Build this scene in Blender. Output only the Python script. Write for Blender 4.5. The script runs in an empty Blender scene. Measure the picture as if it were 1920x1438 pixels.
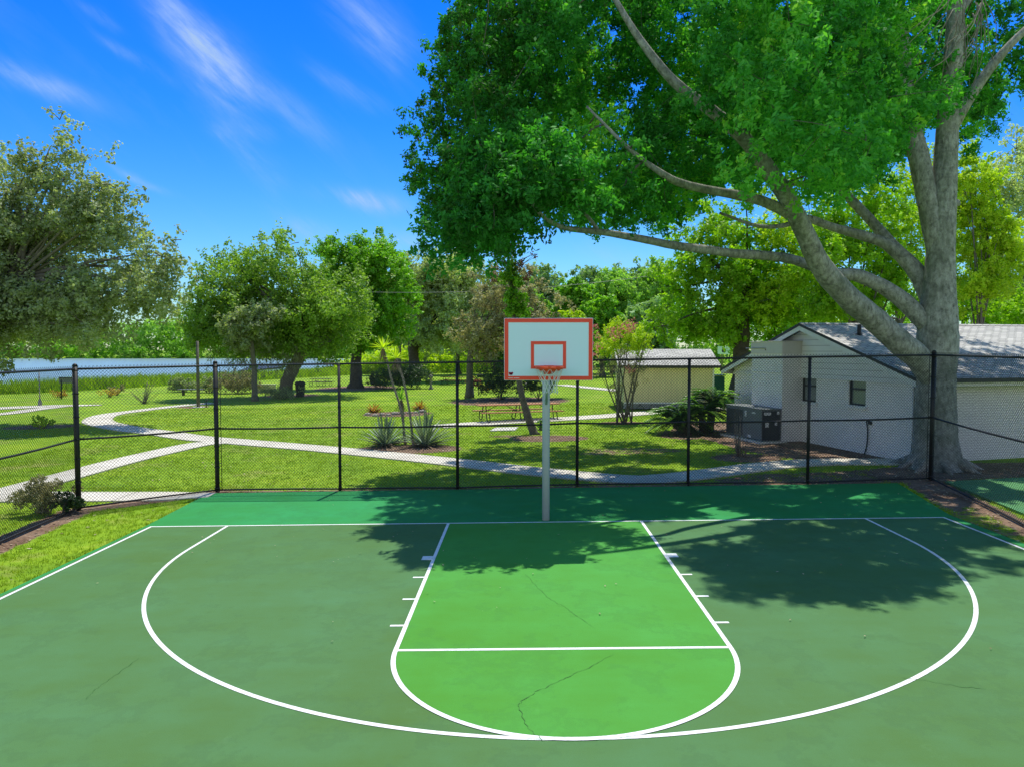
import bpy, math, random
import numpy as np
from mathutils import Vector

rnd = random.Random(7)
RNG = np.random.default_rng(11)
scene = bpy.context.scene
COL = scene.collection
F1 = .3048

# ------------------------------------------------------------------ camera
CP = np.array([-.462, -13.511, 3.286])
PIT, YAW, FPX = .04681, -.0117, 1346.7
FW = np.array([math.sin(YAW)*math.cos(PIT), math.cos(YAW)*math.cos(PIT), -math.sin(PIT)])
RT = np.array([math.cos(YAW), -math.sin(YAW), 0.])
UP = np.cross(RT, FW)
cam = bpy.data.cameras.new('camera'); camo = bpy.data.objects.new('camera', cam); COL.objects.link(camo)
camo.location = CP; camo.rotation_euler = (math.pi/2-PIT, 0, -YAW)
cam.sensor_width = 36; cam.lens = FPX/1920*36; cam.clip_end = 6000; cam.clip_start = .1
scene.camera = camo

def smooth(a, b, x):
    t = np.clip((np.asarray(x, float)-a)/(b-a), 0, 1); return t*t*(3-2*t)
SHY = np.array([-400, 20, 47.5, 92, 107, 150, 400]); SHX = np.array([-330, -75, -45.5, -29, -21, -18, -18])
LAKE_Z = -1.5
def shore(y): return np.interp(y, SHY, SHX)
def T(x, y):
    """ground height: gentle fall to the left, a bank down into the lake"""
    x = np.asarray(x, float); y = np.asarray(y, float)
    z = .0146*np.clip(x, -25, 14)
    near = smooth(-1.5, 5, shore(y)-x)*(1-smooth(376, 392, y))*smooth(-560, -540, x)
    return z-2.2*near
def proj(P):
    d = np.asarray(P, float)-CP
    z = d@FW
    return np.stack([960+FPX*(d@RT)/z, 719-FPX*(d@UP)/z], -1), z
def ray(px, py): return FW*FPX+RT*(px-960)-UP*(py-719)
def W(px, py, D): return CP+ray(px, py)/FPX*D
def G(px, py):
    """where the line of sight through a pixel of the photograph meets the ground"""
    d = ray(px, py); z = 0.
    for _ in range(60):
        t = (z-CP[2])/d[2]; p = CP+d*t; z = .5*z+.5*float(T(p[0], p[1]))
    return np.array([p[0], p[1], float(T(p[0], p[1]))])
def hit(px, py, P0, n):
    d = ray(px, py); t = np.dot(np.asarray(P0)-CP, n)/np.dot(d, n); return CP+d*t

# ------------------------------------------------------------------ node helpers
def new_mat(name, rough=.6, spec=.4, metal=0.):
    m = bpy.data.materials.new(name); m.use_nodes = True
    nt = m.node_tree; b = nt.nodes['Principled BSDF']
    b.inputs['Roughness'].default_value = rough; b.inputs['Metallic'].default_value = metal
    b.inputs['Specular IOR Level'].default_value = spec
    return m, nt, b
def nd(nt, typ, **kw):
    n = nt.nodes.new(typ)
    for k, v in kw.items():
        if k in n.inputs: n.inputs[k].default_value = v
        else: setattr(n, k, v)
    return n
def lk(nt, a, b): nt.links.new(a, b)
def noise(nt, vec, scale, detail=4, rough=.55, dim='3D'):
    n = nt.nodes.new('ShaderNodeTexNoise'); n.inputs['Scale'].default_value = scale
    n.inputs['Detail'].default_value = detail; n.inputs['Roughness'].default_value = rough
    if vec is not None: lk(nt, vec, n.inputs['Vector'])
    return n
def ramp(nt, fac, stops):
    r = nt.nodes.new('ShaderNodeValToRGB'); lk(nt, fac, r.inputs[0])
    e = r.color_ramp.elements
    while len(e) < len(stops): e.new(.5)
    for i, (p, c) in enumerate(stops):
        e[i].position = p; e[i].color = (*c, 1) if len(c) == 3 else c
    return r
def mixc(nt, fac, a, b, bt='MIX'):
    m = nt.nodes.new('ShaderNodeMix'); m.data_type = 'RGBA'; m.blend_type = bt
    for s, v in ((m.inputs[0], fac), (m.inputs[6], a), (m.inputs[7], b)):
        if hasattr(v, 'is_linked'): lk(nt, v, s)
        elif isinstance(v, (int, float)): s.default_value = v
        else: s.default_value = (*v, 1)
    return m.outputs[2]
def math_n(nt, op, a, b=None, c=None, clamp=False):
    m = nt.nodes.new('ShaderNodeMath'); m.operation = op; m.use_clamp = clamp
    for i, v in enumerate((a, b, c)):
        if v is None: continue
        if hasattr(v, 'is_linked'): lk(nt, v, m.inputs[i])
        else: m.inputs[i].default_value = v
    return m.outputs[0]
def pos(nt): return nt.nodes.new('ShaderNodeNewGeometry').outputs['Position']
def bump(nt, b, h, strength=.3, dist=.02):
    n = nt.nodes.new('ShaderNodeBump'); n.inputs['Strength'].default_value = strength; n.inputs['Distance'].default_value = dist
    lk(nt, h, n.inputs['Height']); lk(nt, n.outputs[0], b.inputs['Normal'])
def simple(name, c1, c2=None, scale=6, rough=.6, spec=.4, metal=0., bmp=.15, bd=.01, detail=5):
    m, nt, b = new_mat(name, rough, spec, metal)
    if c2 is None: c2 = tuple(v*.75 for v in c1)
    p = pos(nt); n = noise(nt, p, scale, detail); n2 = noise(nt, p, scale*7, 3)
    f = math_n(nt, 'ADD', math_n(nt, 'MULTIPLY', n.outputs[0], .7), math_n(nt, 'MULTIPLY', n2.outputs[0], .3))
    r = ramp(nt, f, [(.32, c1), (.68, c2)]); lk(nt, r.outputs[0], b.inputs['Base Color'])
    if bmp: bump(nt, b, f, bmp, bd)
    return m
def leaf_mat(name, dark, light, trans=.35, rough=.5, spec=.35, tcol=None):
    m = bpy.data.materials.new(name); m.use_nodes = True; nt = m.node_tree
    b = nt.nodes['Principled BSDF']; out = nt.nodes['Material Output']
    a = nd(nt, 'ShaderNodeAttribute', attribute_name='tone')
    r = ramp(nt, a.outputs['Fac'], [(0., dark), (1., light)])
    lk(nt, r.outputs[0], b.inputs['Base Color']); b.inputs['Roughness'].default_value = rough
    b.inputs['Specular IOR Level'].default_value = spec
    t = nt.nodes.new('ShaderNodeBsdfTranslucent')
    tc = mixc(nt, 1., r.outputs[0], tcol or (1.5, 1.7, .5), 'MULTIPLY'); lk(nt, tc, t.inputs[0])
    mx = nt.nodes.new('ShaderNodeMixShader'); mx.inputs[0].default_value = trans
    lk(nt, b.outputs[0], mx.inputs[1]); lk(nt, t.outputs[0], mx.inputs[2]); lk(nt, mx.outputs[0], out.inputs[0])
    return m

# ------------------------------------------------------------------ object helpers
def tag(o, label=None, cat=None, group=None, kind=None):
    if label: o['label'] = label
    if cat: o['category'] = cat
    if group: o['group'] = group
    if kind: o['kind'] = kind
    return o
def thing(name, label, cat, loc=(0, 0, 0), group=None):
    o = bpy.data.objects.new(name, None); COL.objects.link(o); o.location = tuple(float(v) for v in loc)
    o.empty_display_size = .2
    return tag(o, label, cat, group)
def link_mesh(name, me, mat, parent=None):
    if mat is not None: me.materials.append(mat)
    o = bpy.data.objects.new(name, me); COL.objects.link(o)
    if parent is not None: o.parent = parent
    return o
def root_of(parent):
    v = np.zeros(3)
    while parent is not None:
        v = v+np.array(parent.location); parent = parent.parent
    return v
def np_mesh(name, V, Fc, mat, parent=None, tone=None, smooth_=False):
    V = np.asarray(V, np.float32)
    if parent is not None: V = V-root_of(parent).astype(np.float32)
    Fc = np.asarray(Fc, np.int32); k = Fc.shape[1]; n = len(Fc)
    me = bpy.data.meshes.new(name)
    me.vertices.add(len(V)); me.vertices.foreach_set('co', np.ascontiguousarray(V).ravel())
    me.loops.add(n*k); me.loops.foreach_set('vertex_index', Fc.ravel())
    me.polygons.add(n); me.polygons.foreach_set('loop_start', np.arange(0, n*k, k, dtype=np.int32))
    me.polygons.foreach_set('loop_total', np.full(n, k, np.int32))
    if smooth_: me.polygons.foreach_set('use_smooth', np.ones(n, bool))
    if tone is not None:
        at = me.attributes.new('tone', 'FLOAT', 'FACE'); at.data.foreach_set('value', np.asarray(tone, np.float32))
    me.update(calc_edges=True)
    return link_mesh(name, me, mat, parent)

def frame(d):
    d = np.asarray(d, float); d = d/(np.linalg.norm(d)+1e-12)
    a = np.array([0, 0, 1.]) if abs(d[2]) < .9 else np.array([1., 0, 0])
    x = np.cross(a, d); x /= np.linalg.norm(x); return x, np.cross(d, x)
class MB:
    def __init__(s): s.v = []; s.f = []; s.sm = []
    def add(s, V, Fs, sm=False):
        o = len(s.v); s.v += [tuple(map(float, p)) for p in V]; s.f += [tuple(o+i for i in f) for f in Fs]; s.sm += [sm]*len(Fs); return s
    def box(s, c, size, ux=(1, 0, 0), uy=None, bev=0.):
        """box centred on c with half axes along ux (horizontal) and z"""
        ux = np.asarray(ux, float); ux = ux/np.linalg.norm(ux)
        uy = np.cross([0, 0, 1.], ux) if uy is None else np.asarray(uy, float); uz = np.cross(ux, uy)
        c = np.asarray(c, float); a, b, h = [q/2 for q in size]
        P = [c+ux*a*i+uy*b*j+uz*h*k for k in (-1, 1) for j in (-1, 1) for i in (-1, 1)]
        return s.add(P, [(0, 2, 3, 1), (4, 5, 7, 6), (0, 1, 5, 4), (2, 6, 7, 3), (0, 4, 6, 2), (1, 3, 7, 5)])
    def bar(s, a, b, w, h):
        a = np.asarray(a, float); b = np.asarray(b, float); d = b-a; L = np.linalg.norm(d); d = d/L; x, y = frame(d)
        P = [p+x*w/2*i+y*h/2*j for p in (a, b) for (i, j) in ((-1, -1), (1, -1), (1, 1), (-1, 1))]
        return s.add(P, [(3, 2, 1, 0), (4, 5, 6, 7), (0, 1, 5, 4), (1, 2, 6, 5), (2, 3, 7, 6), (3, 0, 4, 7)])
    def tube(s, pts, rad, n=8, cap=True, jit=0.):
        pts = [np.asarray(p, float) for p in pts]
        if np.isscalar(rad): rad = [rad]*len(pts)
        V = []; x = None
        for i, p in enumerate(pts):
            d = pts[min(i+1, len(pts)-1)]-pts[max(i-1, 0)]; d = d/(np.linalg.norm(d)+1e-12)
            if x is None: x, y = frame(d)
            else:
                x = x-d*np.dot(x, d); x /= (np.linalg.norm(x)+1e-12); y = np.cross(d, x)
            for k in range(n):
                a = 2*math.pi*k/n; r = rad[i]*(1+jit*(rnd.random()-.5)); V.append(p+x*r*math.cos(a)+y*r*math.sin(a))
        Fs = [(i*n+k, i*n+(k+1) % n, (i+1)*n+(k+1) % n, (i+1)*n+k) for i in range(len(pts)-1) for k in range(n)]
        s.add(V, Fs, True)
        if cap:
            o = len(s.v)-len(V); s.f += [tuple(o+k for k in range(n))[::-1], tuple(o+(len(pts)-1)*n+k for k in range(n))]; s.sm += [False]*2
        return s
    def prism(s, poly, h0, h1, axis=None):
        """poly: 3D ring, extruded by the vector h1 (h0 unused offset)"""
        poly = [np.asarray(p, float) for p in poly]; n = len(poly); e = np.asarray(h1, float); o = np.asarray(h0, float)
        V = [p+o for p in poly]+[p+o+e for p in poly]
        return s.add(V, [tuple(range(n))[::-1], tuple(range(n, 2*n))]+[(i, (i+1) % n, n+(i+1) % n, n+i) for i in range(n)])
    def lathe(s, c, prof, n=24):
        V = [(c[0]+r*math.cos(2*math.pi*k/n), c[1]+r*math.sin(2*math.pi*k/n), c[2]+z) for r, z in prof for k in range(n)]
        return s.add(V, [(i*n+k, i*n+(k+1) % n, (i+1)*n+(k+1) % n, (i+1)*n+k) for i in range(len(prof)-1) for k in range(n)], True)
    def build(s, name, mat, parent=None, uv=False, bevel=0., label=None):
        V = np.array(s.v, float); o = root_of(parent) if parent is not None else np.zeros(3)
        me = bpy.data.meshes.new(name); me.from_pydata((V-o).tolist(), [], s.f)
        me.polygons.foreach_set('use_smooth', s.sm)
        if uv:
            lay = me.uv_layers.new(name='uv')
            for p in me.polygons:
                nn = np.array(p.normal)
                if abs(nn[2]) > .97: t = np.array([1, 0, 0.]); bt = np.array([0, 1, 0.])
                else:
                    t = np.cross([0, 0, 1.], nn); t /= np.linalg.norm(t); bt = np.cross(nn, t)
                for li in p.loop_indices:
                    q = V[me.loops[li].vertex_index]; lay.data[li].uv = (float(q@t), float(q@bt))
        me.update()
        ob = link_mesh(name, me, mat, parent)
        if bevel:
            md = ob.modifiers.new('bevel', 'BEVEL'); md.width = bevel; md.segments = 2; md.limit_method = 'ANGLE'
        if label: ob['label'] = label
        return ob

def spline(pts, n=6):
    """Catmull-Rom through the points (any dimension)"""
    P = [np.asarray(p, float) for p in pts]; P = [2*P[0]-P[1]]+P+[2*P[-1]-P[-2]]; out = []
    for i in range(1, len(P)-2):
        for k in range(n):
            t = k/n; a, b, c, d = P[i-1:i+3]
            out.append(.5*((2*b)+(-a+c)*t+(2*a-5*b+4*c-d)*t*t+(-a+3*b-3*c+d)*t**3))
    out.append(P[-2]); return out
def pip(poly, x, y):
    x = np.asarray(x, float); y = np.asarray(y, float); c = np.zeros(x.shape, bool); n = len(poly)
    for i in range(n):
        x1, y1 = poly[i][:2]; x2, y2 = poly[(i+1) % n][:2]
        if y1 == y2: continue
        c ^= ((y1 > y) != (y2 > y)) & (x < (x2-x1)*(y-y1)/(y2-y1)+x1)
    return c
def poly_g(pxs): return [G(*p)[:2] for p in pxs]
def vnoise(x, y, s, seed=0):
    """smooth value noise 0..1 for vertex masks"""
    r = np.random.default_rng(seed); g = r.random((97, 97))
    u = np.asarray(x)/s % 96; v = np.asarray(y)/s % 96
    i = np.floor(u).astype(int); j = np.floor(v).astype(int); fu = u-i; fv = v-j; fu = fu*fu*(3-2*fu); fv = fv*fv*(3-2*fv)
    return (g[i, j]*(1-fu)+g[i+1, j]*fu)*(1-fv)+(g[i, j+1]*(1-fu)+g[i+1, j+1]*fu)*fv

# ------------------------------------------------------------------ materials
M = {}
m, nt, b = new_mat('bark_grey', .85, .2); p = pos(nt); mpb = nd(nt, 'ShaderNodeMapping'); lk(nt, p, mpb.inputs[0]); mpb.inputs['Scale'].default_value = (1.2, 1.2, .6)
n1 = noise(nt, mpb.outputs[0], 9, 9, .7); n2 = noise(nt, p, 1.7, 5, .6); n3 = noise(nt, p, 6, 6, .7)
c1 = ramp(nt, n1.outputs[0], [(.30, (.08, .08, .06)), (.44, (.27, .27, .23)), (.62, (.46, .46, .40))]); c2 = mixc(nt, ramp(nt, n2.outputs[0], [(.45, (0, 0, 0)), (.65, (.55, .55, .55))]).outputs[0], c1.outputs[0], (.13, .15, .10))
wv = nt.nodes.new('ShaderNodeTexWave'); wv.bands_direction = 'Z'; lk(nt, p, wv.inputs['Vector']); wv.inputs['Scale'].default_value = .33; wv.inputs['Distortion'].default_value = 9; wv.inputs['Detail'].default_value = 4; wv.inputs['Detail Scale'].default_value = 2.2
cr = ramp(nt, wv.outputs['Fac'], [(.0, (.28, .28, .28)), (.05, (0, 0, 0))]); c2 = mixc(nt, cr.outputs[0], c2, (.06, .06, .05))
n4 = noise(nt, p, 26, 6, .75); c2 = mixc(nt, ramp(nt, n4.outputs[0], [(.56, (0, 0, 0)), (.66, (.55, .55, .55))]).outputs[0], c2, (.08, .085, .06))
c3 = mixc(nt, ramp(nt, n3.outputs[0], [(.60, (0, 0, 0)), (.68, (.6, .6, .6))]).outputs[0], c2, (.48, .48, .42)); lk(nt, c3, b.inputs['Base Color']); bump(nt, b, n1.outputs[0], .9, .06); M['bark_grey'] = m
M['bark_dark'] = simple('bark_dark', (.055, .045, .035), (.13, .11, .085), 5, .9, .2, bmp=.5, bd=.03)
M['bark_mid'] = simple('bark_mid', (.20, .18, .145), (.10, .09, .07), 5, .9, .2, bmp=.5, bd=.03)
M['twig'] = simple('twig', (.3, .28, .23), (.16, .14, .11), 8, .9, .2)
M['black_metal'] = simple('black_metal', (.012, .013, .013), (.022, .022, .022), 9, .5, .4, bmp=.03)
M['mesh_wire'] = simple('mesh_wire', (.022, .024, .022), (.035, .036, .034), 9, .45, .5, bmp=0)
M['concrete'] = simple('concrete', (.70, .68, .62), (.56, .54, .48), 1.3, .85, .2, bmp=.12)
m, nt, b = new_mat('white_line', .65, .3); p = pos(nt); n1 = noise(nt, p, 28, 6, .7); n2 = noise(nt, p, 3.1, 5, .6)
r1 = ramp(nt, math_n(nt, 'ADD', math_n(nt, 'MULTIPLY', n1.outputs[0], .6), math_n(nt, 'MULTIPLY', n2.outputs[0], .4)), [(.40, (.55, .62, .56)), (.47, (.78, .80, .78)), (.6, (.84, .85, .84))])
lk(nt, r1.outputs[0], b.inputs['Base Color']); bump(nt, b, n1.outputs[0], .2, .003); M['white_line'] = m
M['orange'] = simple('orange_paint', (.95, .10, .01), (.88, .08, .008), 5, .4, .5, bmp=.02)
M['red'] = simple('red_paint', (.95, .06, .016), (.90, .05, .014), 5, .35, .5, bmp=.0)
M['board_sky_tinted'] = simple('board_sky_tinted', (.68, .89, .96), (.65, .87, .94), .8, .3, .5, bmp=0)  # white board, the blue of its sky-lit shade mixed into the colour
M['white_trim'] = simple('white_trim', (.78, .78, .76), (.70, .70, .68), 3, .5, .4, bmp=.03)
M['net'] = simple('net_cord', (.80, .82, .78), (.70, .72, .68), 20, .8, .2, bmp=0)
M['pole'] = simple('pole_paint', (.56, .60, .62), (.48, .52, .55), 2, .45, .5, bmp=.02)
M['dark_trim'] = simple('dark_trim', (.03, .032, .034), (.045, .045, .045), 3, .6, .4, bmp=.03)
M['cream'] = simple('cream_paint', (.66, .63, .55), (.58, .55, .48), 1.2, .7, .3, bmp=.05)
M['wood'] = simple('plastic_plank', (.50, .26, .12), (.42, .20, .09), 6, .7, .3, bmp=.08)
M['galv'] = simple('galvanised', (.22, .23, .22), (.30, .30, .29), 8, .5, .5, .5, bmp=.03)
M['dark_leaf'] = leaf_mat('leaf_dark', (.02, .045, .012), (.075, .13, .025), .25)
M['glass'] = simple('window_glass', (.16, .20, .19), (.26, .30, .28), .9, .12, .8, bmp=0)
M['plastic_dark'] = simple('bin_plastic', (.02, .03, .03), (.03, .04, .04), 4, .6)
M['ac_metal'] = simple('ac_cabinet', (.17, .19, .195), (.14, .16, .165), 2, .5, .4, bmp=.02)
M['ac_dark'] = simple('ac_panel', (.035, .042, .046), (.045, .05, .055), 2, .45, .4, bmp=.02)
M['label'] = simple('sticker', (.7, .7, .7), (.6, .6, .6), 8, .5)

m, nt, b = new_mat('path_concrete', .85, .2); p = pos(nt); n1 = noise(nt, p, .9, 6, .65); n2 = noise(nt, p, 35, 4, .6)
u_ = nt.nodes.new('ShaderNodeUVMap'); su = nt.nodes.new('ShaderNodeSeparateXYZ'); lk(nt, u_.outputs[0], su.inputs[0])
j1 = math_n(nt, 'FRACT', math_n(nt, 'MULTIPLY', su.outputs[0], 1/1.35)); j = math_n(nt, 'LESS_THAN', math_n(nt, 'ABSOLUTE', math_n(nt, 'SUBTRACT', j1, .5)), .014)
ed_ = math_n(nt, 'ABSOLUTE', math_n(nt, 'SUBTRACT', su.outputs[1], .5)); ed2 = math_n(nt, 'MULTIPLY', ramp(nt, math_n(nt, 'ADD', ed_, math_n(nt, 'MULTIPLY', n1.outputs[0], .12)), [(.45, (0, 0, 0)), (.58, (1, 1, 1))]).outputs[0], .55)
c1 = ramp(nt, math_n(nt, 'ADD', math_n(nt, 'MULTIPLY', n1.outputs[0], .7), math_n(nt, 'MULTIPLY', n2.outputs[0], .3)), [(.34, (.52, .48, .40)), (.62, (.76, .72, .62))])
c2 = mixc(nt, ed2, c1.outputs[0], (.34, .33, .22)); lk(nt, mixc(nt, math_n(nt, 'MULTIPLY', j, .65), c2, (.14, .14, .11)), b.inputs['Base Color']); bump(nt, b, n2.outputs[0], .2, .01); M['path'] = m
def court_mat(name, c, k=1.):
    m, nt, b = new_mat(name, .85, .10)
    p = pos(nt)
    big = noise(nt, p, .22, 4, .6); mid = noise(nt, p, 1.6, 5, .6); fine = noise(nt, p, 90, 3, .6)
    st = nd(nt, 'ShaderNodeMapping'); lk(nt, p, st.inputs[0]); st.inputs['Scale'].default_value = (.35, 2.2, 1); st.inputs['Rotation'].default_value = (0, 0, .15)
    stn = noise(nt, st.outputs[0], 1.1, 5, .6)
    f = math_n(nt, 'ADD', math_n(nt, 'MULTIPLY', big.outputs[0], .55), math_n(nt, 'MULTIPLY', mid.outputs[0], .25))
    f = math_n(nt, 'ADD', f, math_n(nt, 'MULTIPLY', stn.outputs[0], .2))
    lo = tuple(v*q for v, q in zip(c, (.98, .82, .62))); hi = tuple(v*q for v, q in zip(c, (1.10, 1.10, 1.45)))
    r = ramp(nt, f, [(.36, lo), (.64, hi)])
    col = mixc(nt, math_n(nt, 'MULTIPLY', fine.outputs[0], .22), r.outputs[0], tuple(v*.72 for v in c))
    stn2 = noise(nt, p, .9, 8, .72); sr = ramp(nt, stn2.outputs[0], [(.52, (0, 0, 0)), (.56, (.30, .30, .30)), (.62, (.06, .06, .06)), (.74, (.40, .40, .40))])
    col = mixc(nt, sr.outputs[0], col, tuple(v*.62+.012 for v in c))
    pale = noise(nt, p, 2.3, 9, .75); pr = ramp(nt, pale.outputs[0], [(.60, (0, 0, 0)), (.72, (.30, .30, .30))]); col = mixc(nt, pr.outputs[0], col, tuple(v*1.15+.03 for v in c))
    gr_ = noise(nt, p, 340, 2, .5); gr2 = ramp(nt, gr_.outputs[0], [(.62, (0, 0, 0)), (.70, (.5, .5, .5))]); col = mixc(nt, gr2.outputs[0], col, tuple(v*.5 for v in c))
    lk(nt, col, b.inputs['Base Color']); bump(nt, b, fine.outputs[0], .35, .004)
    return m
M['court_main'] = court_mat('court_paint_grey_green', (.084, .206, .068))
M['court_key'] = court_mat('court_paint_bright_green', (.078, .325, .048))
M['court_out'] = court_mat('court_paint_mid_green', (.036, .285, .072))

def ground_mat():
    m, nt, b = new_mat('lawn_ground', .9, .15)
    p = pos(nt)
    n1 = noise(nt, p, .35, 5, .6); n2 = noise(nt, p, 3.5, 5, .65); n3 = noise(nt, p, 40, 4, .7)
    st = nd(nt, 'ShaderNodeMapping'); lk(nt, p, st.inputs[0]); st.inputs['Scale'].default_value = (.15, 1.6, 1)
    n4 = noise(nt, st.outputs[0], 1.0, 3, .5)
    f = math_n(nt, 'ADD', math_n(nt, 'MULTIPLY', n1.outputs[0], .38), math_n(nt, 'MULTIPLY', n2.outputs[0], .22))
    f = math_n(nt, 'ADD', f, math_n(nt, 'MULTIPLY', n3.outputs[0], .25)); f = math_n(nt, 'ADD', f, math_n(nt, 'MULTIPLY', n4.outputs[0], .15))
    g = ramp(nt, f, [(.34, (.08, .18, .010)), (.5, (.22, .38, .016)), (.66, (.40, .53, .03))])
    dry = noise(nt, p, .55, 6, .7)
    dr = ramp(nt, dry.outputs[0], [(.54, (0, 0, 0)), (.72, (.65, .65, .65))])
    g2 = mixc(nt, dr.outputs[0], g.outputs[0], (.36, .30, .12))
    d1 = noise(nt, p, 14, 6, .75); d2 = noise(nt, p, 1.3, 4, .6)
    dc = ramp(nt, d1.outputs[0], [(.3, (.045, .028, .018)), (.5, (.17, .10, .065)), (.62, (.30, .20, .13)), (.75, (.50, .40, .30))])
    dc2 = mixc(nt, ramp(nt, d2.outputs[0], [(.4, (0, 0, 0)), (.65, (.7, .7, .7))]).outputs[0], dc.outputs[0], (.30, .21, .15))
    a = nd(nt, 'ShaderNodeAttribute', attribute_name='dirt')
    w = math_n(nt, 'ADD', a.outputs['Fac'], math_n(nt, 'MULTIPLY', math_n(nt, 'SUBTRACT', n2.outputs[0], .5), .9))
    w = math_n(nt, 'ADD', w, math_n(nt, 'MULTIPLY', math_n(nt, 'SUBTRACT', n3.outputs[0], .5), .6))
    wr = ramp(nt, w, [(.42, (0, 0, 0)), (.58, (1, 1, 1))])
    lk(nt, mixc(nt, wr.outputs[0], g2, dc2), b.inputs['Base Color'])
    bump(nt, b, math_n(nt, 'ADD', n3.outputs[0], d1.outputs[0]), .7, .03)
    return m
M['ground'] = ground_mat()

# ------------------------------------------------------------------ world + sun
SUN = np.array([.07, .40, 1.]); SUNN = SUN/np.linalg.norm(SUN)
sl = bpy.data.lights.new('sun', 'SUN'); so = bpy.data.objects.new('sun', sl); COL.objects.link(so)
sl.energy = 5.0; sl.angle = math.radians(.53); sl.color = (1, .955, .86)
so.rotation_euler = Vector(SUNN).to_track_quat('Z', 'Y').to_euler(); so.location = (0, 0, 40)
w = bpy.data.worlds.new('World'); scene.world = w; w.use_nodes = True; nt = w.node_tree
bg = nt.nodes['Background']; bg.inputs[1].default_value = .125
sky = nt.nodes.new('ShaderNodeTexSky'); sky.sky_type = 'NISHITA'; sky.sun_disc = False
sky.sun_elevation = math.asin(SUNN[2]); sky.sun_rotation = math.atan2(SUN[0], SUN[1])
sky.altitude = 0; sky.air_density = 1.0; sky.dust_density = .3; sky.ozone_density = 3.0
tc = nt.nodes.new('ShaderNodeTexCoord'); dirv = tc.outputs['Generated']
sx = nt.nodes.new('ShaderNodeSeparateXYZ'); lk(nt, dirv, sx.inputs[0])
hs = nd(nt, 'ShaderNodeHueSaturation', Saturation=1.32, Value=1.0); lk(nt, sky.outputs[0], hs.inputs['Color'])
tint = ramp(nt, sx.outputs[2], [(0., (.85, 1.0, 1.05)), (.12, (.66, 1.05, 1.36)), (.30, (.24, .88, 1.66)), (.48, (.07, .74, 1.74)), (.72, (1.9, 1.6, 1.15))])  # topmost stop, above the view, raised and warmed as added fill light
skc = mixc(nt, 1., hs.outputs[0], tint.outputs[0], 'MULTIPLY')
south_fill = math_n(nt, 'MULTIPLY', ramp(nt, math_n(nt, 'MULTIPLY', sx.outputs[1], -1.), [(.02, (0, 0, 0)), (.35, (1, 1, 1))]).outputs[0], ramp(nt, sx.outputs[2], [(.15, (1, 1, 1)), (.55, (0, 0, 0))]).outputs[0])
skc = mixc(nt, south_fill, skc, (8.0, 8.6, 8.8))   # added fill light: brightened sky low behind the camera, out of view
# cirrus: gaussian streaks in (x/y, z/y) broken up by stretched noise
yc = math_n(nt, 'MAXIMUM', sx.outputs[1], .02)
U = math_n(nt, 'DIVIDE', sx.outputs[0], yc); V_ = math_n(nt, 'DIVIDE', sx.outputs[2], yc)
cmb = nt.nodes.new('ShaderNodeCombineXYZ'); lk(nt, U, cmb.inputs[0]); lk(nt, V_, cmb.inputs[1])
mp0 = nd(nt, 'ShaderNodeMapping'); lk(nt, cmb.outputs[0], mp0.inputs[0]); mp0.inputs['Rotation'].default_value = (0, 0, math.radians(43))
mp = nd(nt, 'ShaderNodeMapping'); lk(nt, mp0.outputs[0], mp.inputs[0]); mp.inputs['Scale'].default_value = (1.5, 6.5, 1)
cn = noise(nt, mp.outputs[0], 2.6, 9, .60); cn.inputs['Distortion'].default_value = .35; cn2 = noise(nt, cmb.outputs[0], 3., 4, .55)
def uv_of(px, py):
    d = ray(px, py); return d[0]/d[1], d[2]/d[1]
acc = None; CK = 1.0
STREAKS = [((275, -20), (400, 125), 30, .40), ((370, 90), (475, 205), 36, .42), ((420, 235), (540, 240), 14, .12), ((-30, 110), (170, 195), 17, .28),
           ((155, 5), (225, 55), 8, .22), ((190, 70), (310, 150), 9, .25), ((215, 305), (310, 350), 6, .35), ((400, 235), (510, 295), 13, .26),
           ((450, 285), (540, 335), 18, .20), ((595, 345), (750, 390), 13, .42), ((545, 405), (640, 435), 18, .30), ((640, 430), (790, 455), 13, .28),
           ((620, -10), (760, 110), 34, .22), ((590, 135), (720, 205), 14, .16), ((480, 160), (620, 260), 18, .14), ((1070, 470), (1230, 500), 20, .10), ((-300, 300), (-60, 420), 40, .3), ((2000, 100), (2300, 260), 50, .35)]
for (p0, p1, wd, op) in STREAKS:
    a = np.array(uv_of(*p0)); b_ = np.array(uv_of(*p1)); c = (a+b_)/2; L = np.linalg.norm(b_-a)/2; dx, dy = (b_-a)/(2*L); ww = wd*1.1/FPX; op = op*CK
    du = math_n(nt, 'SUBTRACT', U, float(c[0])); dv = math_n(nt, 'SUBTRACT', V_, float(c[1]))
    dv = math_n(nt, 'ADD', dv, math_n(nt, 'MULTIPLY', math_n(nt, 'SUBTRACT', cn2.outputs[0], .5), .09))
    al = math_n(nt, 'MULTIPLY', math_n(nt, 'MULTIPLY_ADD', du, float(dx), math_n(nt, 'MULTIPLY', dv, float(dy))), 1/L*1.0)
    ac = math_n(nt, 'MULTIPLY', math_n(nt, 'MULTIPLY_ADD', du, float(-dy), math_n(nt, 'MULTIPLY', dv, float(dx))), 1/ww)
    q = math_n(nt, 'ADD', math_n(nt, 'POWER', math_n(nt, 'ABSOLUTE', al), 2.6), math_n(nt, 'MULTIPLY', ac, ac))
    g = math_n(nt, 'MULTIPLY', math_n(nt, 'EXPONENT', math_n(nt, 'MULTIPLY', q, -1.)), op)
    acc = g if acc is None else math_n(nt, 'ADD', acc, g)
wisp = ramp(nt, cn.outputs[0], [(.36, (.10, .10, .10)), (.60, (1.5, 1.5, 1.5))])
acc = math_n(nt, 'MULTIPLY', acc, wisp.outputs[0])
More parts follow.
